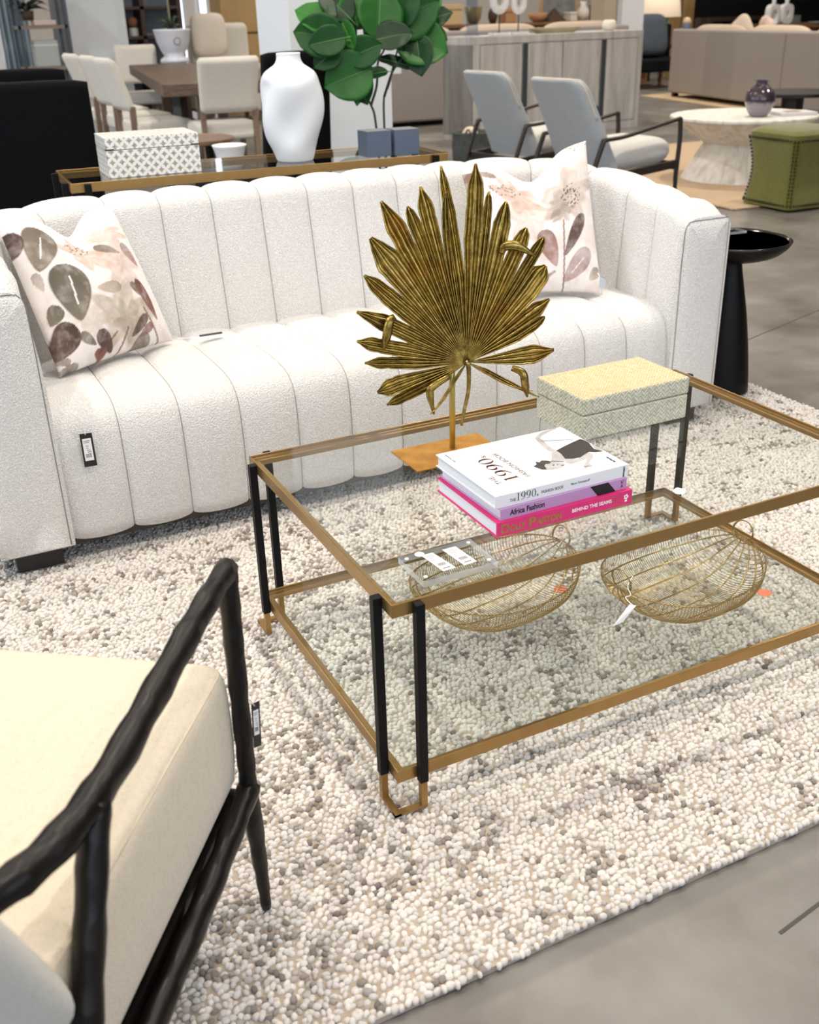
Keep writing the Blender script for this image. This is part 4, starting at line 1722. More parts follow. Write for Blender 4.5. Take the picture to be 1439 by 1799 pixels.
armchair()
hang_tag('black price tag hanging from the front leg of the cream armchair', [at(441, 1237, y=-.085), at(455, 1231, y=-.075), at(459, 1309, y=-.075), at(446, 1314, y=-.085)], [at(438, 1229, y=-.095), at(447, 1240, y=-.082)], TAGB, face=(.12, .8, .16, .72))


# ------------------------------------------------------------------ things on the console table
CZ = .80
CANG = -.0448


def inlay_mat():
    t = NT('bone_inlay')
    uv = t.coord('UV')
    mp = t.n('ShaderNodeMapping')
    mp.inputs['Scale'].default_value = (31, 30, 1)
    t.l(uv, mp.inputs[0])
    sp = t.n('ShaderNodeSeparateXYZ')
    t.l(mp.outputs[0], sp.inputs[0])
    x, y = sp.outputs[0], sp.outputs[1]

    def cell(xx, yy):
        a = t.math('ABSOLUTE', t.math('SUBTRACT', t.math('FRACT', xx), .5))
        b = t.math('ABSOLUTE', t.math('SUBTRACT', t.math('FRACT', yy), .5))
        return t.math('ADD', t.math('POWER', a, .62), t.math('POWER', b, .62))
    d = t.math('MINIMUM', cell(x, y), cell(t.math('ADD', x, .5), t.math('ADD', y, .5)))
    f = t.ramp(d, [(.53, (1, 1, 1, 1)), (.60, (0, 0, 0, 1))])
    n = t.noise(46, 2)
    mo = t.ramp(n, [(.38, lin('#b3b8bb')), (.5, lin('#8b8f88')), (.58, lin('#aca28c')), (.68, lin('#a3acb8'))])
    t.base(t.mix(f, lin('#eeece6'), mo))
    t.set(.3)
    return t.m


INLAY = inlay_mat()
p = at(193, 314, z=CZ)
bx = thing('inlay_box', 'white bone-inlay box with a grey quatrefoil pattern on the console behind the sofa', 'box', (p.x, p.y, CZ), CANG)
MB().box((0, 0, 0), (.316, .215, .088)).build('body', INLAY, bx, uv=True, bevel=.001)
MB().box((.002, .002, .0875), (.314, .213, .0905)).build('lid_gap', plain('dark_gap', '#3a3627', .9), bx)
MB().box((0, 0, .090), (.316, .215, .128)).build('lid', INLAY, bx, uv=True, bevel=.001)
for x in (0.0, .289):
    cm = MB()
    cm.box((x - .001, -.001, .0895), (x + .028, .02, .0935))
    cm.build('corner_mount', plain('dark_pewter', '#4b4a44', .4, .7), bx)

# white ceramic vase with dented sides
p = at(523, 286, z=CZ)
vs_ = thing('ceramic_vase', 'tall matte white ceramic vase with dented sides on the console table', 'vase', (p.x + .02, p.y + .075, CZ))
prof = [(.06, 0), (.068, .003), (.078, .03), (.092, .08), (.103, .14), (.110, .20), (.112, .245), (.108, .275), (.094, .298), (.074, .313), (.055, .325), (.046, .338), (.043, .352), (.044, .360), (.041, .363), (.036, .357), (.035, .33), (.05, .30)]
prof = [(r_ * .98, z * 1.0) for r_, z in prof]


def dent(a, z):
    k = smoothstep(.0, .08, z) * (1 - smoothstep(.25, .31, z))
    return 1 + k * (.075 * math.sin(2 * a + 17 * z) + .055 * math.sin(3 * a - 23 * z + 1) - .10 * math.exp(-((math.sin((a + 2.2) / 2)) / .18) ** 2 - ((z - .12) / .06) ** 2))


sm_prof = [(q.x, q.z) for q in smooth_path([(r_, 0, z) for r_, z in prof], 4)]
MB().lathe(sm_prof, 72, mod=dent).build('body', plain('matte_white_ceramic', '#e4e8ec', .38, spec=.4), vs_, smooth=True)

SLATE = plain('slate_blue_card', '#566377', .7, var=.03, vscale=40)
SLATET = plain('slate_card_lid', '#76797c', .7)
for k, (px, py, w, dd, lab) in enumerate(((646, 277, .098, .09, 'left of the two slate blue gift boxes on the console, nearer the white vase'), (695, 273.5, .098, .09, 'right of the two slate blue gift boxes on the console, nearer its brass end'))):
    p = at(px, py, z=CZ)
    gb = thing('gift_box', lab, 'box', (p.x, p.y, CZ), CANG - (0.02 if k else -.02), 'slate gift boxes on the console')
    MB().box((0, 0, 0), (w, dd, .089)).build('body', SLATE, gb, bevel=.0012)
    MB().box((-.0004, -.0004, .0885), (w + .0004, dd + .0004, .0905)).build('lid_flap', SLATET, gb, bevel=.0006)

# ------------------------------------------------------------------ black high-back chairs, low table and bowl behind the console
BLKF = fabric('black_wool', '#07090e', 200, .7, .3, 0)
BLKL = plain('black_lacquer_leg', '#0b0b0c', .4)


def slip_chair(label, loc, rz, w=.62, h=1.07, group=None, d=.62, lean=.12):
    root = thing('high_back_chair', label, 'chair', loc, rz, group)
    # faces local +y; back at y=0
    m = MB()

    def bk(u, v):
        a = 2 * math.pi * u
        cx = math.copysign(abs(math.cos(a)) ** .25, math.cos(a)) * w / 2
        cy = math.copysign(abs(math.sin(a)) ** .45, math.sin(a)) * .05
        z = .20 + (h - .20) * min(1, v / .94)
        sc = 1 - .08 * v
        k = 1 if v < .94 else max(.02, 1 - (v - .94) / .06)
        if v > .94:
            z += .012 * math.sin((v - .94) / .06 * math.pi / 2)
        kk = k ** .35
        return (cx * sc * (kk if v > .94 else 1), cy * kk - lean * ((z - .2) / (h - .2)) ** 1.2, z)
    m.grid(bk, 48, 34, wrap_u=True)
    m.build('backrest', BLKF, root, smooth=True)
    MB().box((-w / 2, -.03, .22), (w / 2, d, .46)).build('seat', BLKF, root, bevel=.03, seg=3)
    for (x, y) in ((-w / 2 + .05, 0.02), (w / 2 - .05, 0.02), (-w / 2 + .05, d - .06), (w / 2 - .05, d - .06)):
        MB().box((x - .02, y - .02, 0), (x + .02, y + .02, .225)).build('leg', BLKL, root)
    return root


sc1 = slip_chair('large black upholstered high-back chair at the left edge behind the console', (.02, 3.50, 0), -.10, w=.56, h=1.06, group='black high-back chairs')
dup(sc1, (.14, 4.75, 0), -.06, 'black high-back chair at the far left, behind the larger black chair', 'black high-back chairs')
sc3 = dup(sc1, (1.36, 3.95, 0), .0, 'black high-back chair half hidden behind the white ceramic vase', 'black high-back chairs')
sc3.scale = (.66, .8, 1.05)

# side table of dark wood with a round top
rt = thing('round_side_table', 'small round brown wooden table on black legs behind the inlay box', 'table', (.95, 4.42, 0))
WAL = wood('walnut_top', '#5b4234', '#86664f', 5, (2, 12, 12), .45)
MB().lathe([(.0, .684), (.22, .684), (.235, .69), (.235, .703), (.228, .708), (0, .708)], 40).build('tabletop', WAL, rt, smooth=False)
for k in range(3):
    a = k * 2.094 + .4
    MB().bar((.16 * math.cos(a), .16 * math.sin(a), 0), (.12 * math.cos(a), .12 * math.sin(a), .684), .03).build('leg', BLKL, rt)
# white bowl on a plinth, seen over the back edge of the console
pb = thing('black_plinth', 'low black plinth holding the white bowl behind the console', 'plinth', (.855, 3.42, 0))
MB().box((-.13, -.13, .0), (.13, .13, .66)).build('body', BLKL, pb, bevel=.005)
wbw = thing('white_bowl', 'white flared ceramic bowl on a black plinth behind the console', 'bowl', (.855, 3.42, .661))
MB().lathe([(.04, 0), (.055, .002), (.058, .03), (.064, .07), (.074, .10), (.078, .108), (.074, .109), (.060, .08), (.04, .04), (0, .035)], 36).build('body', plain('gloss_white_glaze', '#eceef0', .25), wbw, smooth=True)

# ------------------------------------------------------------------ columns of the shop
setp(MB().box((1.584, 4.5, 0), (2.183, 5.02, 4.1)).build('wall_column_centre', WHITEP), kind='structure')
lc = MB()
lc.box((1.855, 12.6, 0), (2.525, 13.1, 4.1))
setp(lc.build('wall_column_left', WHITEP), kind='structure')
setp(MB().box((1.735, 12.62, 0), (1.854, 13.1, 4.1)).build('trim_column_grey', GREYP), kind='structure')
sg_ = MB().box((2.1835, 4.62, .955), (2.31, 4.66, 1.42))
o = sg_.build('sign_board', plain('white_sign_board', '#e9edf0', .6), None, bevel=.003)
setp(o, 'blank white board fixed to the side of the white column behind the leafy plant', 'sign')


# ------------------------------------------------------------------ rubber plant with big round leaves
def plant():
    base = Vector((1.635, 3.46, 0))
    root = thing('potted_plant', 'tall green plant with large round leaves in front of the white column', 'plant', base)
    POT = plain('charcoal_pot', '#3c3d3e', .6)
    MB().lathe([(.11, 0), (.13, .01), (.15, .2), (.155, .3), (.145, .3), (.14, .27), (0, .27)], 32).build('pot', POT, root, smooth=True)
    ST = plain('green_brown_stem', '#2f3a2c', .6)
    Y = 3.46

    def q(px, py, dy=0):
        return at(px, py, y=Y + dy) - base
    stems = [
        [(.0, 0, .27), (-.02, .0, .55), q(660, 214), q(652, 185), q(640, 165), q(625, 130), q(612, 95), q(600, 60), q(592, 20), q(585, -20)],
        [(.01, 0, .27), (.01, .0, .55), q(675, 214, .02), q(675, 170, .02), q(683, 150), q(690, 120), q(700, 80), q(706, 40), q(712, 0)],
        [q(652, 185), q(662, 150, -.02), q(664, 110, -.03), q(676, 85, -.03), q(690, 40, .02), q(700, 0, .03)],
        [q(675, 170, .02), q(690, 125, -.03), q(710, 100, -.05), q(735, 75, -.05)],
        [q(640, 165), q(632, 120, .03), q(640, 60, .05), q(628, 20, .05), q(610, -10, .05)],
    ]
    for s in stems:
        L = smooth_path(s, 5)
        n = len(L)
        MB().tube(L, [.0065 - .0035 * i / n for i in range(n)], 7).build('stem', ST, root, smooth=True)
    g = NT('glossy_leaf_green')
    n = g.noise(5, 3)
    rd = g.n('ShaderNodeObjectInfo')
    mixv = g.math('ADD', g.math('MULTIPLY', rd.outputs['Random'], .7), g.math('MULTIPLY', n, .3))
    g.base(g.ramp(mixv, [(.1, lin('#0a2811')), (.5, lin('#124316')), (.95, lin('#2c7a20'))]))
    g.set(.42, 0, .28)
    VE = plain('pale_leaf_vein', '#5d8a4a', .5)

    # (centre px, radius px, roll of the tip direction in degrees (0 right, 90 up), tilt, depth, aspect)
    LV = [
        ((555, 30), 34, 150, .5, .03, .8), ((560, 62), 40, 170, .35, -.02, .85), ((592, 50), 38, 60, .5, .02, .9), ((612, 135), 40, 200, .25, -.06, 1.0), ((575, 72), 30, 190, .3, -.05, .8),
        ((640, 90), 30, 20, .45, -.07, .85), ((632, 145), 34, 290, .4, -.03, .7), ((655, 60), 24, 250, .6, .0, .6), ((668, 20), 40, 80, .4, -.02, .95), ((690, 62), 32, 10, .3, -.08, .8),
        ((742, 75), 42, 340, .25, -.06, 1.0), ((735, 95), 32, 280, .35, -.09, .8), ((725, 20), 46, 20, .45, -.04, .9), ((760, 30), 32, 20, .5, .0, .7), ((700, 5), 40, 100, .4, .0, .9),
        ((620, 15), 30, 60, .5, .03, .8), ((590, 5), 34, 130, .5, .04, .8), ((700, 108), 32, 340, .75, -.05, .4), ((655, 128), 24, 190, .6, -.06, .5), ((610, 60), 24, 300, .6, -.04, .6),
        ((640, 20), 34, 30, .4, .05, .9), ((745, 5), 34, 60, .4, .02, .9), ((632, 160), 22, 260, .5, -.02, .6), ((680, 35), 30, 120, .5, .05, .8), ((575, 100), 26, 215, .4, -.03, .8), ((760, 55), 26, 330, .5, .03, .7),
    ]
    fwd = (Vector(CAM_LOC) - (base + Vector((0, 0, 1.1)))).normalized()
    right = Vector((0, 0, 1)).cross(fwd).normalized()
    up = fwd.cross(right)
    rnd = random.Random(4)
    for k, ((px, py), rp, roll, tilt, dep, asp) in enumerate(LV):
        c = q(px, py, dep)
        R = rp / F_PX * (c + base - Vector(CAM_LOC)).length
        a = math.radians(roll)
        tip = (right * math.cos(a) + up * math.sin(a))
        sd = (fwd.cross(tip)).normalized()
        # tilt the leaf blade away from the viewer
        n_ = (fwd * math.cos(tilt) + sd * math.sin(tilt) * rnd.choice((-1, 1)) * .7 + Vector((0, 0, 1)) * .35).normalized()
        sd = n_.cross(tip).normalized()
        tip2 = sd.cross(n_)
        NU, NV = 13, 12
        vs = []
        for j in range(NV + 1):
            t = j / NV
            w = math.sin(math.pi * t ** .85) ** .62 * asp * (1.0 if t < .9 else 1)
            w = max(w, .02)
            if t > .86:
                w *= 1 - (t - .86) * 3.0
            for i in range(NU):
                s = 2 * i / (NU - 1) - 1
                fold = abs(s) * .22 * w
                rip = .025 * math.sin(t * 20 + 3 * abs(s))
                vs.append(c + tip2 * ((t - .5) * 2.1 * R) + sd * (s * w * R) + n_ * ((fold + rip * abs(s) - .28 * (t - .45) ** 2 - .1) * R))
        fs = [(j * NU + i, j * NU + i + 1, (j + 1) * NU + i + 1, (j + 1) * NU + i) for j in range(NV) for i in range(NU - 1)]
        lf = MB().add(vs, fs).build('leaf', g.m, root, smooth=True, solid=.0012)
        vl = [c + tip2 * ((t - .5) * 2.1 * R) + n_ * ((-.28 * (t - .45) ** 2 - .1) * R + .0012) for t in (-.12, 0, .2, .4, .6, .8, .95)]
        MB().tube(vl, [.0022, .002, .0018, .0015, .0012, .001, .0007], 5).build('midrib', VE, lf, smooth=True)
    return root


plant()

# ------------------------------------------------------------------ dining group
DW = wood('dark_oak_dining', '#4a3a30', '#73604f', 3, (3, 14, 14), .45)
dtz = .80
N_ = at(285, 148, z=dtz)
far_ = at(205, 102, z=dtz)
dv = (far_ - N_)
dang = math.atan2(dv.y, dv.x) - math.pi / 2
dt = thing('dining_table', 'thick dark wooden dining table with cream chairs around it, far left', 'table', (N_.x, N_.y, 0), dang)
DL, DWd = 4.2, 1.15
MB().box((0, 0, dtz - .10), (DWd, DL, dtz)).build('tabletop', DW, dt, bevel=.006)
for (x, y) in ((.30, .25), (DWd - .22, .25), (.30, DL - .40), (DWd - .22, DL - .40)):
    MB().box((x, y, 0), (x + .11, y + .11, dtz - .10)).build('leg', DW, dt, bevel=.004)
MB().box((DWd / 2 - .06, .3, .12), (DWd / 2 + .06, DL - .35, .22)).build('stretcher', DW, dt)

CREAM = fabric('oatmeal_linen', '#ddd8ce', 120, .9, .25, .15)
LEGW = wood('weathered_oak_leg', '#6d5a4a', '#8c7764', 8)


def dining_chair(label, loc, rz):
    root = thing('dining_chair', label, 'chair', loc, rz, 'cream dining chairs')
    w = .50
    # faces local +y, back at y = 0

    def bk(u, v):
        a = 2 * math.pi * u
        k = min(1, (math.sin(math.pi * min(max(v, .0), 1)) / .22)) ** .4 if 0 < v < 1 else .05
        cx = math.copysign(abs(math.cos(a)) ** .35, math.cos(a)) * (w / 2) * (.93 + .07 * v)
        cy = math.copysign(abs(math.sin(a)) ** .8, math.sin(a)) * .046
        z = .58 + v * .42
        return (cx * (.9 + .1 * k), cy * k - .13 * v ** 1.2, z)
    MB().grid(bk, 40, 20, wrap_u=True).build('backrest', CREAM, root, smooth=True)
    MB().box((-w / 2, .02, .37), (w / 2, .52, .50)).build('seat', CREAM, root, bevel=.035, seg=3)
    for x in (-w / 2 + .035, w / 2 - .035):
        MB().bar((x, .0, 0), (x, .01, .62), .038, .045).build('leg', LEGW, root)
        MB().bar((x, .46, 0), (x, .47, .37), .04).build('leg', LEGW, root)
    return root


pc = at(400, 232, z=.0)
ch = dining_chair('cream dining chair with its back turned at the near end of the dining table', (2.09, 7.5, 0), dang + .10)
ch.location.y = 7.36
ca, sa = math.cos(dang), math.sin(dang)


def T(x, y):
    return (N_.x + ca * x - sa * y, N_.y + sa * x + ca * y, 0)


dup(ch, T(-.30, .50), dang - math.pi / 2 + .22, 'cream dining chair left of the dining table, nearest of the three in a row')
dup(ch, T(-.40, 1.25), dang - math.pi / 2 + .22, 'cream dining chair left of the dining table, middle of the three in a row')
dup(ch, T(-.54, 2.05), dang - math.pi / 2 + .22, 'cream dining chair left of the dining table, farthest of the three in a row')
dup(ch, T(.12, DL + .42), dang + math.pi, 'cream dining chair at the far head of the dining table')
dup(ch, T(DWd + .66, 1.6), dang + math.pi / 2, 'cream dining chair right of the dining table, nearer the white column')
dup(ch, T(DWd + .66, 2.4), dang + math.pi / 2, 'cream dining chair right of the dining table, farther from the white column')

# planter with an orchid on the dining table
pp = at(308, 110, z=dtz)
po = thing('planter', 'white footed planter bowl with dark orchid leaves on the dining table', 'planter', (pp.x, pp.y, dtz))
k_ = (pp - Vector(CAM_LOC)).length / F_PX
MB().lathe([(22 * k_, 0), (22 * k_, 5 * k_), (15 * k_, 10 * k_), (19 * k_, 16 * k_), (25 * k_, 30 * k_), (28 * k_, 45 * k_), (29 * k_, 47 * k_), (27 * k_, 48 * k_), (24 * k_, 40 * k_), (0, 40 * k_)], 32).build('pot', plain('white_glaze', '#e4e7f0', .3), po, smooth=True)
cm = MB()
cm.tube([(k_ * 5 * math.cos(a * .5236), -26.2 * k_ + abs(math.cos(a * .5236)) * 1.2 * k_, 31 * k_ + 5 * k_ * math.sin(a * .5236)) for a in range(12)], .8 * k_, 5, closed=True)
cm.build('wreath_emblem', plain('grey_blue_glaze', '#77828f', .4), po)
OL = plain('dark_orchid_leaf', '#1f3520', .4)
for k, (dx, dz) in enumerate(((-22, 26), (-14, 16), (-5, 26), (6, 30), (12, 32), (15, 18), (4, 14), (-8, 30))):
    L = bez((0, 0, 40 * k_), (dx * .4 * k_, (k % 3 - 1) * 6 * k_, (40 + dz) * k_), (dx * 1.1 * k_, (k % 3 - 1) * 10 * k_, (40 + dz * .75) * k_), 8)
    MB().tube(L, [k_ * w for w in (1.5, 3, 4.5, 5.5, 5.5, 5, 4, 2.5, .8)], 6, flat=.35).build('leaf', OL, po, smooth=True)
MB().tube(bez((0, 0, 40 * k_), (-3 * k_, 0, 80 * k_), (1 * k_, 0, 130 * k_), 8), 1.4 * k_, 6).build('flower_stem', plain('pale_stem', '#8d8a6a', .6), po, smooth=True)

# ------------------------------------------------------------------ round black pedestal table beside the sofa
pt_ = thing('pedestal_table', 'round glossy black pedestal table standing at the right end of the sofa', 'table', (1.995, 1.44, RUG_Z + .0012))
BG = plain('black_gloss_lacquer', '#0a0a0b', .12, 0, .5)
BM = plain('black_hammered_base', '#060607', .42, 0, .2)
zt_ = .555 - RUG_Z
pr_ = smooth_path([(.112, 0, 0), (.110, 0, .03), (.098, 0, .14), (.078, 0, .27), (.056, 0, .38), (.043, 0, .445), (.046, 0, .462), (.10, 0, .470), (.155, 0, .488), (.185, 0, .512), (.198, 0, zt_ - .004)], 5)
MB().lathe([(q.x, q.z) for q in pr_], 64).build('pedestal', BM, pt_, smooth=True)
MB().lathe([(.198, zt_ - .004), (.1985, zt_ + .001), (.194, zt_ + .003), (.184, zt_ - .006), (.18, zt_ - .011), (0, zt_ - .011)], 64).build('tabletop', BG, pt_, smooth=True)
ab = thing('acrylic_sign_holder', 'small clear acrylic block lying on the round black pedestal table', 'display block', (2.085, 1.545, zt_ + RUG_Z - .0088), -.1)
o = MB().box((-.05, -.035, 0), (.04, .035, .015)).build('block', [ACRYL, ACRYL_EDGE], ab)
for p in o.data.polygons:
    p.material_index = 0 if abs(p.normal.z) > .9 else 1
MB().box((-.045, -.03, .0005), (.035, .03, .0015)).build('printed_card', WHITE_PAPER, ab)

# ------------------------------------------------------------------ lounge chairs
LG = fabric('grey_tweed', '#b2b8bd', 150, .85, .3, .15)
LGS = fabric('light_grey_tweed', '#d6d3ce', 150, .88, .3, .15)
DKW = wood('dark_walnut_frame', '#1d1714', '#31261f', 10)
LPIP = plain('pale_piping', '#d6cbb8', .8)


def lounge(label, loc, rz):
    """faces local +x; near arm at local y = 0"""
    root = thing('lounge_chair', label, 'armchair', loc, rz, 'grey lounge chairs')
    w = .56

    def bkc(u, v):
        # closed slab, leaning back (towards -x) as it rises; rounded corners at the top
        a = 2 * math.pi * u
        t = v
        z = .27 + .60 * min(1, t / .93)
        half = w / 2 * (1 - .10 * t) * (1 if t < .80 else max(.05, (1 - ((t - .80) / .2) ** 2.6)) ** .45)
        cy = math.copysign(abs(math.cos(a)) ** .3, math.cos(a)) * half
        cx = math.copysign(abs(math.sin(a)) ** .6, math.sin(a)) * (.055 if t < .95 else .03)
        lean = -.30 * ((z - .27) / .6) ** 1.1
        crv = .05 * (cy / (w / 2)) ** 2
        return (cx + lean + crv, w / 2 + cy, z)
    MB().grid(bkc, 44, 30, wrap_u=True).build('backrest', LG, root, smooth=True)
    line = []
    for k in range(13):
        v = .55 + .45 * k / 12
        line.append(Vector(bkc(.0, min(v, .985))) + Vector((-.012, 0, 0)))
    line2 = [Vector(bkc(.5, min(.55 + .45 * k / 12, .985))) + Vector((-.012, 0, 0)) for k in range(12, -1, -1)]
    MB().tube(line + line2, .007, 6).build('piping', LPIP, root, smooth=True)
    m = MB()

    def st(u, v):
        a = 2 * math.pi * u
        r_ = (math.sin(math.pi * v)) ** .35
        cx = math.copysign(abs(math.cos(a)) ** .35, math.cos(a)) * .29 * r_
        cy = math.copysign(abs(math.sin(a)) ** .3, math.sin(a)) * (w / 2 - .01) * r_
        return (.30 + cx, w / 2 + cy, - .0 + .365 - .095 * math.cos(math.pi * v) + .05 * (cx + .1))
    MB().grid(st, 44, 16, wrap_u=True).build('seat_cushion', LGS, root, smooth=True)
    for y in (-.025, w + .025):
        MB().tube(smooth_path([(.0 - .10, y, .500), (.08, y, .51), (.30, y, .545), (.575, y, .590)], 5), .017, 8, flat=.8).build('arm_rest', DKW, root, smooth=True)
        MB().tube(smooth_path([(.575, y, .592), (.585, y, .45), (.575, y, .2), (.59, y, 0)], 5), [.016] * 11 + [.014] * 5, 8).build('front_leg', DKW, root, smooth=True)
        MB().tube(smooth_path([(-.10, y, .503), (-.16, y, .36), (-.24, y, .15), (-.30, y, 0)], 5), .017, 8).build('rear_leg', DKW, root, smooth=True)
        MB().bar((-.15, y, .25), (.58, y, .30), .03, .05).build('side_rail', DKW, root)
    MB().bar((.57, -.02, .285), (.57, w + .02, .285), .03, .05).build('front_rail', DKW, root)
    MB().bar((-.17, -.02, .25), (-.17, w + .02, .25), .03, .05).build('back_rail', DKW, root)
    return root


l2 = lounge('grey upholstered lounge chair with dark wooden arms, right of the pair behind the sofa', (3.78, 4.50, 0), .10)
dup(l2, (3.90, 5.62, 0), .10, 'grey upholstered lounge chair with dark wooden arms, left of the pair behind the sofa')

# ------------------------------------------------------------------ jute rug, hourglass table, vase, book, ottoman
JU = NT('braided_jute')
w_ = JU.n('ShaderNodeTexWave', wave_type='BANDS', bands_direction='X')
w_.inputs['Scale'].default_value = 14
w_.inputs['Distortion'].default_value = 3
w_.inputs['Detail'].default_value = 3
JU.l(JU.coord(), w_.inputs['Vector'])
JU.base(JU.ramp(w_.outputs['Color'], [(.1, lin('#a98f73')), (.8, lin('#cdb69a'))]))
JU.set(.95)
JU.bump(w_.outputs['Color'], .5, .006)
j = thing('jute_rug', 'braided natural jute rug under the whitewashed hourglass table', 'rug', (0, 0, 0))
MB().prism([(4.62, 4.22), (8.2, 4.15), (8.3, 7.35), (4.72, 7.45)], .001, .011).build('weave', JU.m, j)
ed = MB()
for a, b in (((4.62, 4.22), (8.2, 4.15)), ((4.62, 4.22), (4.72, 7.45))):
    L = [Vector((a[0] + (b[0] - a[0]) * i / 60, a[1] + (b[1] - a[1]) * i / 60, .008)) for i in range(61)]
    ed = MB().tube(L, [.007 + .002 * (i % 2) for i in range(61)], 5)
    ed.build('braided_edge', JU.m, j, smooth=True)

WW = NT('whitewashed_planks')
wn_ = WW.noise(2.2, 5, stretch=(9, 9, .8), rough=.55)
WW.base(WW.ramp(wn_, [(.28, lin('#c3b8a6')), (.42, lin('#d3cec6')), (.6, lin('#e2dfd9'))]))
WW.set(.7)
WW.bump(wn_, .2, .003)
hg = thing('hourglass_table', 'whitewashed hourglass-shaped plank coffee table on the jute rug', 'table', (5.66, 5.32, .0115))


def scal(a, z):
    return 1 + .016 * abs(math.cos(14 * a)) ** .5


MB().lathe([(.44, 0), (.43, .02), (.29, .262), (.285, .268)], 168, mod=scal).build('lower_cone', WW.m, hg)
MB().lathe([(.285, .267), (.29, .272), (.53, .438), (.53, .45)], 168, mod=scal).build('upper_cone', WW.m, hg)
MB().lathe([(.0, .449), (.555, .449), (.56, .455), (.56, .470), (.55, .476), (0, .476)], 168, mod=scal).build('tabletop', WW.m, hg)
k_ = 5.9
p = at(1322, 201, z=.489)
vz = thing('glazed_vase', 'round dark violet glazed vase with a drip line on the whitewashed hourglass table', 'vase', (5.60, 5.10, .489))
VG = NT('violet_reactive_glaze')
tc = VG.n('ShaderNodeSeparateXYZ')
VG.l(VG.coord(), tc.inputs[0])
ns_ = VG.noise(28, 3)
zz = VG.math('ADD', tc.outputs[2], VG.math('MULTIPLY', ns_, .06))
VG.base(VG.ramp(zz, [(.115, lin('#8f8690')), (.145, lin('#3a2f3b'))]))
VG.set(.15, 0, .5, coat=.6)
VG.l(VG.ramp(zz, [(.115, (.45, .45, .45, 1)), (.145, (.1, .1, .1, 1))]), VG.b.inputs['Roughness'])
s_ = .93
prf = smooth_path([(.055 * s_, 0, 0), (.075 * s_, 0, .012), (.105 * s_, 0, .06), (.122 * s_, 0, .115), (.112 * s_, 0, .165), (.08 * s_, 0, .205), (.055 * s_, 0, .222), (.047 * s_, 0, .235), (.05 * s_, 0, .248), (.058 * s_, 0, .256), (.045 * s_, 0, .255), (.04 * s_, 0, .23), (.0, 0, .20)], 4)
MB().lathe([(max(q.x, 0), q.z) for q in prf], 48).build('body', VG.m, vz, smooth=True)
b_ = book('book', 'pale softcover book lying flat on the whitewashed hourglass table right of the vase', (5.72, 4.99, .489), -.35, .30, .22, .022, plain('pale_cover', '#d9d4d6', .5), PAGES)
b_['group'] = ''
del b_['group']
MB().box((.08, .06, .0221), (.2, .17, .0224)).build('cover_photo', plain('brown_cover_print', '#8b6a58', .6, var=.4, vscale=30), b_)

OT = fabric('olive_velvet', '#6b6a28', 90, .7, .15, .5)
NAIL = plain('bronze_nail', '#35331a', .4, .3)
ot = thing('ottoman', 'square olive green velvet ottoman with nailhead trim at the right edge', 'ottoman', (4.83, 3.935, .019), -.02)
OW = .455
m = MB()


def otf(u, v):
    a = 2 * math.pi * u
    c, s = math.cos(a), math.sin(a)
    q = max(abs(c), abs(s))
    x, y = c / q * OW / 2, s / q * OW / 2
    # rounded corners a little
    rr = math.hypot(x, y)
    k = min(1, (OW / 2 * 1.36) / rr)
    x, y = x * k, y * k
    z = v * .47
    waist = 1 - .125 * math.sin(math.pi * min(1, v / .95)) ** 1.2 + .0 * v
    return (OW / 2 + x * waist, OW / 2 + y * waist, z)


m.grid(otf, 64, 24, wrap_u=True)
m.add([(OW / 2 + (x - .5) * OW * .96 * 1.02, OW / 2 + (y - .5) * OW * .96 * 1.02, .002) for x, y in ((0, 0), (1, 0), (1, 1), (0, 1))], [(0, 3, 2, 1)])
m.build('body', OT, ot, smooth=True, auto=True)


def ott(u, v):
    p = otf(u, 1)
    k = 1 - v
    d = (1 - k ** 2)
    return (OW / 2 + (p[0] - OW / 2) * k, OW / 2 + (p[1] - OW / 2) * k, .469 + .055 * d ** .6)


MB().grid(ott, 64, 12, wrap_u=True).build('cushion_top', OT, ot, smooth=True)
for nm, vz_ in (('nail_row', .93), ('nail_row', .05)):
    nl = MB()
    for i in range(76):
        q = Vector(otf(i / 76, vz_))
        d = (q - Vector((OW / 2, OW / 2, q.z))).normalized()
        nl.ball(q + d * .002, .0088, 8, 5)
    o = nl.build(nm, NAIL, ot, smooth=True)
    o['kind'] = 'stuff'
nl = MB()
for cu in (.125, .375, .625, .875):
    for du in (-.006, .006):
        for i in range(18):
            q = Vector(otf(cu + du, .07 + .84 * i / 17))
            d = (q - Vector((OW / 2, OW / 2, q.z))).normalized()
            nl.ball(q + d * .001, .008, 8, 5)
o = nl.build('corner_nails', NAIL, ot, smooth=True)
o['kind'] = 'stuff'

# ------------------------------------------------------------------ sideboard and what stands on it
GW_ = NT('grey_washed_timber')
n1 = GW_.noise(2.0, 6, stretch=(5, 5, .7), rough=.6)
GW_.base(GW_.ramp(n1, [(.3, lin('#a19d98')), (.5, lin('#bab7b3')), (.7, lin('#cbc9c5'))]))
GW_.set(.6)
SL = Vector((5.158, 8.726, 0))
SR = Vector((7.531, 9.016, 0))
sang = math.atan2(SR.y - SL.y, SR.x - SL.x)
SWd = (SR - SL).length
SH = 1.031
sb = thing('sideboard', 'long grey washed wooden sideboard with four doors and black metal strips', 'sideboard', SL, sang)
m = MB()
m.box((0, .02, .06), (SWd, .56, SH - .07))
m.build('body', GW_.m, sb)
MB().box((-.002, 0, SH - .075), (SWd + .002, .57, SH)).build('top', GW_.m, sb, bevel=.004)
for x in (0, SWd - .07):
    MB().box((x, 0, 0), (x + .07, .56, SH - .0755)).build('end_panel', GW_.m, sb, bevel=.003)
MB().box((.07, .0, .0), (SWd - .07, .05, .085)).build('plinth', GW_.m, sb)
dw = (SWd - .14 - .016) / 4
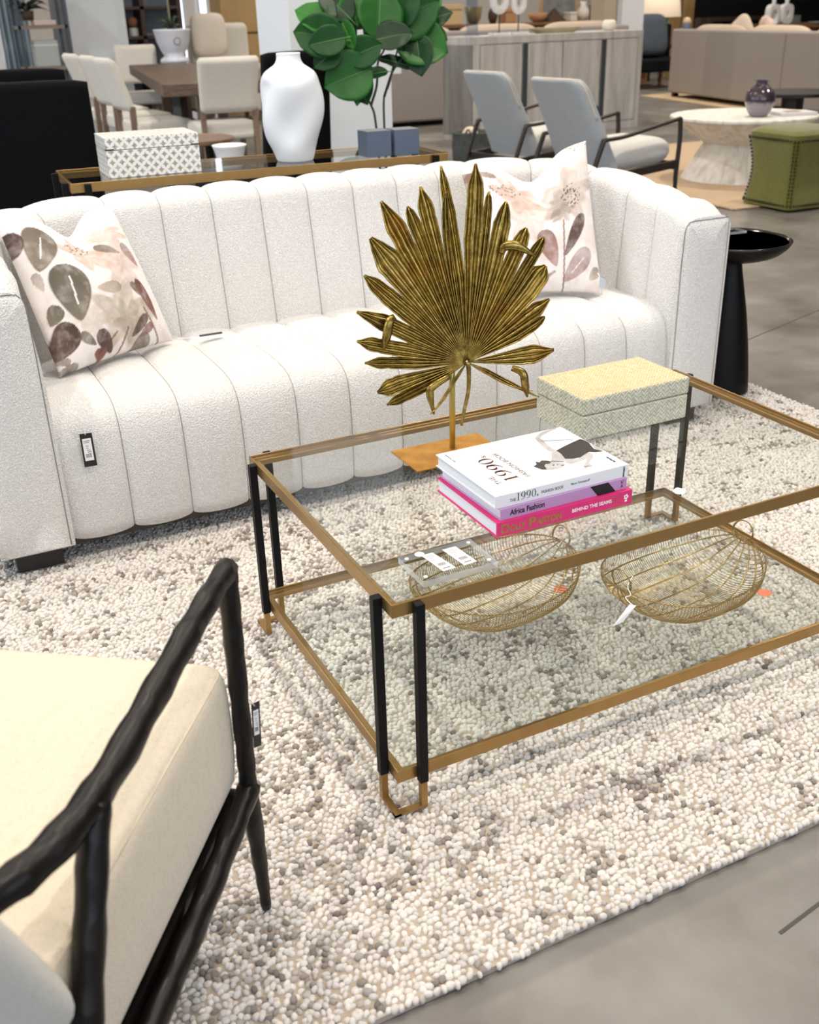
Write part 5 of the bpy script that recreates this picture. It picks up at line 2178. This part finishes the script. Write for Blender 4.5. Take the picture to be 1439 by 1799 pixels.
for k in range(4):
    x = .074 + k * (dw + .0026)
    MB().box((x + .007, -.004, .092), (x + dw - .007, .0195, SH - .082)).build('door', GW_.m, sb, bevel=.002)
DS = plain('dark_steel_strip', '#4a515b', .45, .5)
for k in (1, 3):
    x = .074 + k * (dw + .0026)
    MB().box((x + .006, -.007, .092), (x + .072, -.0035, SH - .082)).build('metal_strip', DS, sb)


def on_sb(f, g, z=0):
    c, s = math.cos(sang), math.sin(sang)
    return (SL.x + c * f * SWd - s * g, SL.y + s * f * SWd + c * g, SH + z)


gv = thing('glass_cylinder_vase', 'tall clear glass cylinder vase on the left end of the grey sideboard', 'vase', on_sb(.07, .26))
MB().lathe([(0, .0), (.085, 0), (.09, .01), (.07, .03), (.062, .05), (.060, .50), (.056, .50), (.056, .05), (0, .045)], 32).build('body', glass_mat('grey_blue_glass', (.84, .88, .93, 1)), gv, smooth=True)
WS = plain('chalk_white_stone', '#e9e7e6', .7, var=.04, vscale=30)
SMM = plain('dark_metal_rod', '#2a2623', .5, .5)
for (f, R, r_, zc, lab) in ((.200, .105, .035, .335, 'larger white stone ring sculpture on a stand, left of the two on the sideboard'), (.307, .085, .03, .305, 'smaller white stone ring sculpture on a stand, right of the two on the sideboard')):
    rs = thing('ring_sculpture', lab, 'sculpture', on_sb(f, .20), sang, 'stone ring sculptures')
    MB().box((-.11, -.05, 0), (.11, .05, .025)).build('base', WS, rs, bevel=.004)
    MB().tube([(0, 0, .025), (0, 0, zc - R)], .006, 8).build('rod', SMM, rs)
    tor = MB()
    tor.tube([(R * math.cos(a) * .78, 0, zc + R * math.sin(a) * .92) for a in (2 * math.pi * i / 40 for i in range(40))], r_ * 1.15, 12, closed=True)
    tor.build('ring', WS, rs, smooth=True)
tw = thing('dough_tray', 'long carved pale wooden dough tray in the middle of the sideboard', 'tray', on_sb(.53, .22), sang)


def trf(u, v):
    a = 2 * math.pi * u
    k = (.62 + .38 * v) if v < .7 else (.886 + .114 * (v - .7) / .3 if v < .85 else .93 - (v - .85) * 2.5)
    z = .055 * min(1, v / .8) if v < .85 else .055 - (v - .85) * .22
    return (math.copysign(abs(math.cos(a)) ** .5, math.cos(a)) * .40 * max(k, .05), math.copysign(abs(math.sin(a)) ** .6, math.sin(a)) * .11 * max(k, .05), z)


MB().grid(trf, 40, 16, wrap_u=True).build('body', wood('pale_paulownia', '#a5997a', '#c5ba9c', 6), tw, smooth=True)
cp_ = thing('round_pot', 'small round cream pot on the right end of the grey sideboard', 'pot', on_sb(.875, .25))
MB().lathe([(0, 0), (.05, 0), (.075, .02), (.08, .055), (.072, .095), (.05, .11), (.046, .105), (.0, .09)], 28).build('body', plain('cream_glaze', '#e2dccf', .5), cp_, smooth=True)

# basket with a stone ball beside the lounge chairs
bs = thing('seagrass_basket', 'dark grey woven basket on the floor at the left foot of the sideboard', 'basket', (4.35, 7.35, 0))
GB_ = fabric('dark_grey_weave', '#565a5a', 60, .55, .6, 0)
MB().lathe([(0, .005), (.16, .0), (.175, .02), (.185, .15), (.18, .27), (.188, .285), (.175, .29), (.165, .27), (.165, .04), (0, .03)], 40).build('body', GB_, bs, smooth=True)
for a in (.9, 4.0):
    MB().tube([(.18 * math.cos(a) + .0 * k, .18 * math.sin(a) + (k - 4) * .012, .285 + .035 * math.sin(math.pi * k / 8)) for k in range(9)], .008, 6).build('handle', GB_, bs, smooth=True)
bl = MB().ball((0, 0, 0), .075, 24, 16).build('stone_ball', plain('cream_stone', '#d8c9b0', .7), None, smooth=True, loc=(4.30, 7.30, .262))
setp(bl, 'cream stone ball resting in the dark grey woven basket', 'ball')

# ------------------------------------------------------------------ sofas further back
TAU = fabric('taupe_linen', '#9f968f', 90, .93, .2, .1)
TAUL = fabric('sand_linen', '#cdbba6', 90, .93, .2, .1)
GRS = fabric('grey_linen', '#9c9490', 90, .93, .2, .1)


def back_sofa(label, loc, rz, w, h, dp, cov, cush, seams, n_cush):
    """seen from behind: back panel at local y=0, x from 0 to w"""
    root = thing('sectional_sofa', label, 'sofa', loc, rz)
    edges = [0] + seams + [w]
    for a, b in zip(edges[:-1], edges[1:]):
        MB().box((a + .004, 0, .06), (b - .004, .16, h)).build('back_panel', cov, root, bevel=.03, seg=4)
    MB().box((0.0, .16, .06), (w, dp, .42)).build('base', cov, root, bevel=.02)
    MB().box((0, .16, .06), (.2, dp, h - .18)).build('arm', cov, root, bevel=.03, seg=3)
    cw = (w - .2) / n_cush
    for k in range(n_cush):
        def cf(u, v, x0=.2 + k * cw):
            a = 2 * math.pi * u
            r_ = math.sin(math.pi * v) ** .4
            return (x0 + cw / 2 + math.copysign(abs(math.cos(a)) ** .4, math.cos(a)) * cw * .49 * r_, .27 - .09 * math.cos(math.pi * v), h - .22 + math.copysign(abs(math.sin(a)) ** .55, math.sin(a)) * .28 * r_ * (1 + .0))
        MB().grid(cf, 36, 14, wrap_u=True).build('back_cushion', cush, root, smooth=True)
    for (x, y) in ((.1, .08), (w - .15, .08)):
        MB().box((x - .04, y - .04, 0), (x + .04, y + .04, .062)).build('foot', BLKL, root)
    return root


p0 = Vector((10.54, 12.16, 0))
p1 = Vector((9.893, 9.226, 0))
dd_ = p1 - p0
tang = math.atan2(dd_.y, dd_.x)
back_sofa('taupe sectional sofa seen from behind at the upper right', (p0.x, p0.y, .012), tang, 6.2, .935, 1.1, TAU, TAUL, [3.02], 4)
back_sofa('grey sofa seen from behind, between the white column and the grey sideboard', (4.75, 10.72, 0), 0.0, 3.9, 1.055, 1.0, GRS, TAUL, [1.9], 3)
PK = plain('blush_pillow', '#d5beb0', .9, var=.15, vscale=6)
for k, (f, y, r_) in enumerate(((1.15, .36, .35), (1.75, .38, -.4), (3.5, .36, .2))):
    c, s = math.cos(tang), math.sin(tang)
    lab = ('pale throw pillow on the taupe sofa, leftmost of the three', 'blush throw pillow on the taupe sofa, middle of the three', 'blush throw pillow on the taupe sofa, rightmost of the three')[k]
    o = MB().grid(lambda u, v: (math.copysign(abs(math.cos(2 * math.pi * u)) ** .55, math.cos(2 * math.pi * u)) * .24 * math.sin(math.pi * v) ** .5, -.07 * math.cos(math.pi * v), math.copysign(abs(math.sin(2 * math.pi * u)) ** .55, math.sin(2 * math.pi * u)) * .24 * math.sin(math.pi * v) ** .5), 32, 14, wrap_u=True).build('throw_pillow', PK if k else plain('sand_pillow', '#d9cab6', .9), None, smooth=True)
    o.location = (p0.x + c * f - s * (y + .12), p0.y + s * f + c * (y + .12), .86)
    o.rotation_euler = (0, .6 + r_, tang + r_ * .5)
    setp(o, lab, 'pillow', 'pillows on the taupe sofa')
rr_ = MB().prism([(10.38, 12.6), (9.55, 8.7), (14, 8.0), (15, 12.6)], .001, .0115).build('cream_rug', plain('sand_rug', '#c8b08d', .95, var=.1))
setp(rr_, 'flat sand-coloured rug under the taupe sectional sofa', 'rug')

# ------------------------------------------------------------------ far part of the shop
setp(MB().box((8.87, 11.2, 0), (9.235, 11.6, 4.1)).build('wall_column_right', WHITEP), kind='structure')
setp(MB().box((8.64, 11.3, 0), (8.868, 11.6, 4.1)).build('trim_column_beige', plain('beige_panel', '#b5a58f', .7)), kind='structure')
BW = plain('black_wall_panel', '#0e0e10', .6)
setp(MB().box((14.3, 16.2, 0), (22, 16.35, 3.4)).build('wall_partition_black', BW), kind='structure')

# low bookcase with assorted goods behind the grey sofa
WD2 = wood('mid_brown_oak', '#6e4f36', '#97724f', 4, (1, 10, 10))
bc = thing('bookcase', 'long low brown wooden bookcase against the back of the shop above the sideboard', 'bookcase', (7.2, 15.0, 0))
MB().box((0, 0, 0), (5.2, .45, .06)).build('base', WD2, bc)
MB().box((0, 0, 1.02), (5.2, .45, 1.06)).build('top', WD2, bc)
for x in (0, 1.29, 2.58, 3.87, 5.16):
    MB().box((x, 0, .06), (x + .04, .45, 1.02)).build('upright', WD2, bc)
MB().box((0, 0, .52), (5.2, .45, .55)).build('shelf', WD2, bc)
MB().box((.04, .42, .06), (5.16, .44, 1.02)).build('back_panel', plain('shelf_back', '#8d7b68', .8), bc)
TANC = plain('tan_leather', '#b98a62', .6)
SANDC = plain('sand_card', '#d8b98e', .8)
DKB = plain('dark_brown_goods', '#4a3626', .7)
OLV2 = plain('olive_goods', '#8a7440', .7, var=.3, vscale=12)
CRM = plain('cream_goods', '#e9e2d6', .6)


def goods(name, label, cat, px, py_top, w, h, m_, kind='box', Y=15.2, z0=1.061):
    p = at(px, py_top, y=Y)
    t_ = thing(name, label, cat, (p.x, Y, z0))
    mb = MB()
    if kind == 'box':
        mb.box((-w / 2, -.12, 0), (w / 2, .12, h))
        mb.build('body', m_, t_, bevel=.01)
        MB().box((-w / 2 - .004, -.124, h * .72), (w / 2 + .004, .124, h * .76)).build('lid_line', DKB, t_)
    elif kind == 'pyramid':
        mb.add([(-w / 2, -.12, 0), (w / 2, -.12, 0), (w / 2, .12, 0), (-w / 2, .12, 0), (0, 0, h)], [(3, 2, 1, 0), (0, 1, 4), (1, 2, 4), (2, 3, 4), (3, 0, 4)])
        mb.build('body', m_, t_)
    elif kind == 'vase':
        mb.lathe([(w * .3, 0), (w * .5, h * .3), (w * .48, h * .55), (w * .22, h * .8), (w * .28, h), (w * .2, h), (0, h * .8)], 24)
        mb.build('body', m_, t_, smooth=True)
    elif kind == 'bowl':
        mb.lathe([(w * .2, 0), (w * .38, h * .3), (w * .5, h), (w * .46, h), (w * .3, h * .35), (0, h * .25)], 24)
        mb.build('body', m_, t_, smooth=True)
    return t_


goods('storage_box', 'sand-coloured box on the bookcase just right of the leafy plant', 'box', 790, 20, .34, .30, SANDC)
goods('storage_basket', 'olive brown woven basket on the bookcase left of the glass cylinder vase', 'basket', 832, 20, .30, .26, OLV2, 'bowl')
goods('leather_box', 'tan leather box on the bookcase behind the larger ring sculpture', 'box', 892, 12, .22, .22, TANC)
goods('brown_vase', 'dark brown vase on the bookcase left of the larger ring sculpture', 'vase', 866, 20, .16, .30, DKB, 'vase')
goods('wooden_pyramid', 'dark brown wooden pyramid on the bookcase right of the smaller ring sculpture', 'ornament', 974, 15, .36, .22, DKB, 'pyramid')
goods('tan_bowl', 'tan bowl on the bookcase behind the smaller ring sculpture', 'bowl', 945, 20, .36, .14, TANC, 'bowl')
goods('cream_candle', 'small white candle block on the bookcase above the dough tray', 'candle', 1002, 26, .14, .14, CRM)
goods('white_teapot', 'white rounded jar on the bookcase above the right half of the dough tray', 'jar', 1025, 10, .22, .30, CRM, 'vase')
goods('dark_box', 'dark brown box on the bookcase beside the beige pillar panel', 'box', 1056, 18, .34, .24, DKB)
FRM = wood('pale_frame_wood', '#a98a63', '#c7a77c', 6)
pf = thing('picture_frame', 'pale wooden picture frame leaning at the back of the bookcase', 'picture', (at(985, 8, y=15.32).x, 15.36, 1.061))
MB().box((-.40, 0, 0), (.40, .02, .50)).build('frame', FRM, pf)
MB().box((-.33, -.004, .06), (.33, .0, .44)).build('print', plain('grey_print', '#85868a', .6, var=.3, vscale=6), pf)

# black lounge chair with a slate cushion, table lamp and gold base
bl_ = thing('black_sofa_chair', 'black low lounge chair with a slate blue cushion right of the white column', 'armchair', (11.1, 13.6, 0))
BKL = fabric('black_leather_cloth', '#101318', 80, .7, .2, 0)
MB().box((0, 0, .26), (1.15, .85, .46)).build('seat', BKL, bl_, bevel=.04, seg=3)
MB().box((0, .62, .40), (1.15, .85, .98)).build('backrest', BKL, bl_, bevel=.04, seg=3)
for x in (.04, 1.11):
    MB().bar((x, .05, 0), (x, .05, .60), .05).build('leg', WD2, bl_)
    MB().bar((x, .80, 0), (x, .80, .60), .05).build('leg', WD2, bl_)
    MB().bar((x, .0, .61), (x, .84, .61), .06, .04).build('arm', WD2, bl_)
SLT = plain('slate_cushion', '#4f5a66', .85, var=.06, vscale=8)
o = MB().grid(lambda u, v: (math.copysign(abs(math.cos(2 * math.pi * u)) ** .5, math.cos(2 * math.pi * u)) * .34 * math.sin(math.pi * v) ** .45, -.09 * math.cos(math.pi * v), math.copysign(abs(math.sin(2 * math.pi * u)) ** .5, math.sin(2 * math.pi * u)) * .33 * math.sin(math.pi * v) ** .45), 36, 14, wrap_u=True).build('cushion', SLT, None, smooth=True)
o.location = (11.70, 14.10, .82)
o.rotation_euler = (-.18, 0, 0)
setp(o, 'slate blue cushion propped on the black lounge chair right of the white column', 'cushion')
st_ = thing('lamp_table', 'dark square side table carrying the table lamp behind the black lounge chair', 'table', (12.65, 15.3, 0))
MB().box((0, 0, .56), (.8, .6, .60)).build('tabletop', BLKL, st_)
for x in (.04, .76):
    for y in (.04, .56):
        MB().bar((x, y, 0), (x, y, .56), .05).build('leg', BLKL, st_)
tl = thing('table_lamp', 'table lamp with a wide cream shade behind the black lounge chair', 'lamp', (13.05, 15.6, .601))
MB().lathe([(0, 0), (.12, 0), (.12, .02), (.05, .05), (.08, .18), (.07, .32), (.03, .42), (.015, .5), (0, .5)], 24).build('base', plain('gold_glaze', '#a8813f', .3, .7), tl, smooth=True)
MB().lathe([(.40, .47), (.34, .92)], 40, cap=False).build('lamp_shade', emit('lit_lamp_shade', '#f4dcc0', .55), tl, smooth=True, solid=.004)
cv = thing('candle_cup', 'pale round candle in a slate blue cup on a stand left of the taupe sofa', 'candle', (at(1207, 40, y=13.2).x, 13.2, 0))
MB().lathe([(.16, 0), (.16, .02), (.025, .04), (.025, .80), (.15, .82), (.15, .84), (0, .84)], 28).build('stand', BLKL, cv, smooth=True)
MB().lathe([(.05, .84), (.062, .86), (.062, 1.0), (.055, 1.0), (.05, .97), (0, .97)], 24).build('cup', plain('slate_blue_glaze', '#586683', .4), cv, smooth=True)
MB().ball((0, 0, 1.02), .066, 20, 12).build('candle', plain('wax', '#e7c9a5', .5), cv, smooth=True)
gc = thing('gold_curtain_panel', 'tan and gold folding screen behind the candle and the taupe sofa', 'screen', (13.55, 15.9, 0))
for k in range(4):
    MB().box((k * .16, (k % 2) * .05, 0), (k * .16 + .15, .03 + (k % 2) * .05, 1.9)).build('panel', plain('tan_screen', '#a98c5d', .6, var=.2, vscale=4), gc, bevel=.004)
cs = thing('dark_console', 'dark brown wooden console standing against the black wall behind the taupe sofa', 'console', (14.3, 15.6, 0))
DKO = wood('smoked_oak', '#2f2823', '#4a4037', 5)
MB().box((0, 0, .96), (1.45, .45, 1.03)).build('top', DKO, cs)
for x in (.0, .69, 1.38):
    MB().box((x, 0, 0), (x + .07, .45, .96)).build('upright', DKO, cs)
MB().box((.07, 0, .78), (1.38, .45, .84)).build('shelf', DKO, cs)
cu_ = thing('grey_storage_cube', 'pale grey storage cube at the right end of the dark console', 'box', (16.0, 15.75, 0))
MB().box((-.20, -.15, 0), (.62, .15, 1.02)).build('body', plain('pale_grey_box', '#a9adad', .7), cu_, bevel=.01)
# round wooden table with two white sculptural vases
rw = thing('round_wood_table', 'round dark wooden table with white vases in front of the black wall', 'table', (15.55, 14.3, 0))
RZ_ = .90
MB().lathe([(.35, 0), (.35, .03), (.12, .10), (.12, RZ_ - .09), (.3, RZ_ - .06), (1.05, RZ_ - .05), (1.08, RZ_), (0, RZ_)], 48).build('pedestal_top', WD2, rw, smooth=False)
WGL = plain('matte_white_glaze', '#e6e8ec', .55)


def ring_vase(label, px, w, h, hole):
    p = at(px, 30, y=14.1)
    r_ = thing('sculptural_vase', label, 'vase', (p.x, 14.1, RZ_ + .001), 0, 'white sculptural vases')
    mb = MB()
    # squarish body with a hole through it and a neck
    n = 48
    out, inn = [], []
    for k in range(n):
        a = 2 * math.pi * k / n
        c, s_ = math.cos(a), math.sin(a)
        out.append((math.copysign(abs(c) ** .55, c) * w / 2, h * .32 + math.copysign(abs(s_) ** .6, s_) * h * .32))
        inn.append((math.copysign(abs(c) ** .8, c) * w * hole, h * (.32 if hole < .2 else .25) + math.copysign(abs(s_) ** .7, s_) * h * (.10 if hole < .2 else .22)))
    for y0, fl in ((-.06, 1), (.06, -1)):
        pass
    vs = [(x, -.06, z) for x, z in out] + [(x, -.06, z) for x, z in inn] + [(x, .06, z) for x, z in out] + [(x, .06, z) for x, z in inn]
    fs = []
    for k in range(n):
        j = (k + 1) % n
        fs += [(k, j, n + j, n + k), (2 * n + k, 3 * n + k, 3 * n + j, 2 * n + j), (k, 2 * n + k, 2 * n + j, j), (n + k, n + j, 3 * n + j, 3 * n + k)]
    mb.add(vs, fs)
    mb.build('body', WGL, r_, bevel=.012)
    MB().lathe([(w * .16, h * .60), (w * .13, h * .72), (w * .15, h), (w * .11, h), (w * .1, h * .66)], 20).build('neck', WGL, r_, smooth=True)
    return r_


ring_vase('white arch-shaped vase on the round wooden table by the black wall', 1357, .26, .52, .24)
ring_vase('white square vase with a small hole on the round wooden table by the black wall', 1380, .27, .52, .12)
gp = thing('glass_platter', 'pale glass platter on the round wooden table below the white vases', 'platter', (15.2, 13.6, RZ_ + .001))
MB().lathe([(0, .0), (.10, 0), (.30, .03), (.30, .036), (.1, .01), (0, .01)], 32).build('body', plain('pale_celadon', '#bcc7c4', .2), gp, smooth=True)
# round black coffee table right of the hourglass table
rb_ = thing('low_black_table', 'low round black table at the right edge in front of the taupe sofa', 'table', (8.72, 7.82, 0))
MB().lathe([(.28, 0), (.28, .02), (.12, .05), (.12, .33), (.5, .345), (.5, .38), (0, .38)], 48).build('pedestal_top', BLKL, rb_)

# ---- left background: window wall, etagere, shelf unit, accent chair, cabinet
setp(MB().box((-1.0, 15.0, 0), (1.10, 15.15, 4.1)).build('wall_partition_left', plain('pale_grey_wall', '#b9bfc2', .9)), kind='structure')
dr = MB()
dr.box((.93, 12.3, 0), (1.03, 12.36, 3.0))
setp(dr.build('trim_3', plain('white_trim', '#e4e4e6', .6)), kind='structure')
cu2 = thing('curtain', 'pale blue-grey curtain hanging behind the dark metal shelf at far left', 'curtain', (1.06, 13.2, 0))
MB().grid(lambda u, v: (u * .42, .03 * math.sin(u * 40), .02 + v * 3.0), 60, 4).build('cloth', plain('blue_grey_voile', '#9fb0b6', .9), cu2, smooth=True, solid=.003)
et = thing('etagere', 'tall dark metal etagere with wooden shelves at the far left beside the grey column', 'shelf', (1.18, 11.9, 0))
EW, ED = .50, .40
for (x, y) in ((0, 0), (EW, 0), (0, ED), (EW, ED)):
    MB().box((x, y, 0), (x + .028, y + .028, 2.3)).build('post', DS, et)
for z in (.35, .78, 1.205, 1.65, 2.1):
    MB().box((0, 0, z), (EW + .028, ED + .028, z + .035)).build('shelf', wood('grey_oak_shelf', '#6d6259', '#8e8276', 6), et)
for (px, z, w, h, m_, lab) in ((75, .816, .26, .27, plain('pale_grey_box', '#a9adad', .7), 'pale grey storage box on the middle shelf of the dark etagere'), (80, 1.241, .24, .05, plain('blush_book', '#cdb8ac', .7), 'flat blush-coloured box on the upper shelf of the dark etagere')):
    t_ = thing('storage_box', lab, 'box', (at(px, 60, y=12.1).x, 12.12, z))
    MB().box((-w / 2, -.13, 0), (w / 2, .13, h)).build('body', m_, t_, bevel=.006)
    MB().box((-w / 2 - .003, -.133, h * .8), (w / 2 + .003, .133, h * .84)).build('lid_edge', CRM, t_)
dp = thing('potted_fern', 'dark green potted plant on the upper shelf of the dark etagere', 'plant', (1.33, 12.13, 1.292))
MB().lathe([(0, 0), (.06, 0), (.075, .1), (.065, .1), (0, .08)], 20).build('pot', DKB, dp, smooth=True)
DKG = plain('deep_green_leaf', '#182a1c', .5)
rnd = random.Random(2)
for k in range(26):
    a = rnd.uniform(0, 6.283)
    R_ = rnd.uniform(.12, .26)
    zz_ = rnd.uniform(.0, .12)
    L = bez((0, 0, .09), (R_ * .5 * math.cos(a), R_ * .5 * math.sin(a), .16 + zz_), (R_ * math.cos(a), R_ * math.sin(a), .08 + zz_), 6)
    MB().tube(L, [.004, .02, .03, .034, .03, .018, .003], 6, flat=.2).build('leaf', DKG, dp, smooth=True)

su = thing('shelf_unit', 'reddish brown wooden shelf unit between the two white columns', 'shelf', (2.42, 13.2, 0))
RB = wood('red_brown_wood', '#3b2a24', '#574037', 5)
for x in (0, .44, .92):
    MB().box((x, 0, 0), (x + .05, .4, 2.2)).build('upright', RB, su)
for z in (.55, 1.045, 1.385, 1.9):
    MB().box((.05, 0, z), (.92, .4, z + .035)).build('shelf', RB, su)
MB().box((0.0, .385, 0), (.97, .40, 2.2)).build('back_panel', plain('blue_grey_back', '#8f9ca4', .8), su)
cyl = thing('white_cylinder', 'white cylinder pedestal on the shelf between the columns holding a brown ball', 'pedestal', (2.775, 13.33, 1.081))
MB().lathe([(0, 0), (.058, 0), (.058, .095), (0, .095)], 28).build('body', plain('white_satin', '#dfe2e3', .35), cyl)
o = MB().ball((0, 0, 0), .066, 24, 16).build('wooden_ball', plain('brown_ball', '#8a6344', .7, var=.2, vscale=40), None, smooth=True, loc=(2.775, 13.33, 1.243))
setp(o, 'brown round ball on the white cylinder on the shelf between the columns', 'ball')

acc = thing('accent_chair', 'cream upholstered accent chair with a square pillow beyond the dining table', 'armchair', (3.52, 12.9, 0))
for x in (.06, .74):
    for y in (.06, .70):
        MB().box((x, y, 0), (x + .05, y + .05, .125)).build('leg', LEGW, acc)
MB().box((0, 0, .12), (.85, .80, .44)).build('seat', CREAM, acc, bevel=.05, seg=3)
MB().box((0.02, .55, .35), (.83, .82, 1.20)).build('backrest', CREAM, acc, bevel=.07, seg=4)
for x in (-.06, .77):
    MB().box((x, .0, .12), (x + .14, .75, .70)).build('arm', CREAM, acc, bevel=.05, seg=3)
o = MB().grid(lambda u, v: (math.copysign(abs(math.cos(2 * math.pi * u)) ** .45, math.cos(2 * math.pi * u)) * .24 * math.sin(math.pi * v) ** .4, -.08 * math.cos(math.pi * v), math.copysign(abs(math.sin(2 * math.pi * u)) ** .45, math.sin(2 * math.pi * u)) * .26 * math.sin(math.pi * v) ** .4), 36, 14, wrap_u=True).build('throw_pillow', plain('cream_pillow', '#e4d9cb', .9), None, smooth=True)
o.location = (3.76, 13.34, 1.07)
o.rotation_euler = (-.1, 0, 0)
setp(o, 'square cream pillow standing on the accent chair beyond the dining table', 'pillow')
cab = thing('tan_cabinet', 'tan wooden cabinet with a dark gap left of the centre white column', 'cabinet', (4.16, 14.0, 0))
TC = plain('tan_oak_veneer', '#b59666', .6, var=.08, vscale=3)
MB().box((0, 0, 0), (.75, .5, 1.05)).build('lower_body', TC, cab)
MB().box((0, 0, 1.075), (.75, .5, 2.1)).build('upper_body', TC, cab)
MB().box((.01, .01, 1.05), (.74, .5, 1.075)).build('dark_gap', DKB, cab)

# windows: daylight openings with frames in the shop walls
WINF = plain('white_window_frame', '#e8e9ea', .5)
SKY = emit('bright_sky_beyond', '#dfeaff', 2.4)


for n, (x0, x1, yv, z0, z1) in enumerate(((5.10, 5.26, 19.97, .3, 3.2), (5.60, 5.72, 19.97, .3, 3.2)), 1):
    m = MB().box((x0, yv - .02, z0), (x1, yv, z1))
    w_ = m.build('window_%d' % n, SKY)
    setp(w_, kind='structure')
    fr_ = MB()
    fr_.box((x0 - .04, yv - .05, z0 - .04), (x0, yv, z1 + .04)).box((x1, yv - .05, z0 - .04), (x1 + .04, yv, z1 + .04))
    fr_.build('window_frame', WINF, w_)
for n, (lo, hi) in enumerate((((-4.0, -5.99, .6), (6.0, -5.96, 3.8)), ((-5.99, -2.0, .6), (-5.96, 11.0, 3.8))), 3):
    w_ = MB().box(lo, hi).build('window_%d' % n, emit('daylight_pane', '#dfeaff', .8))
    setp(w_, kind='structure')
    fr_ = MB()
    if n == 3:
        for i in range(6):
            x = -4.0 + i * 2.0
            fr_.box((x - .04, -5.955, .56), (x + .04, -5.93, 3.84))
    else:
        for i in range(7):
            y = -2.0 + i * 13 / 6
            fr_.box((-5.955, y - .04, .56), (-5.93, y + .04, 3.84))
    fr_.build('window_frame', WINF, w_)
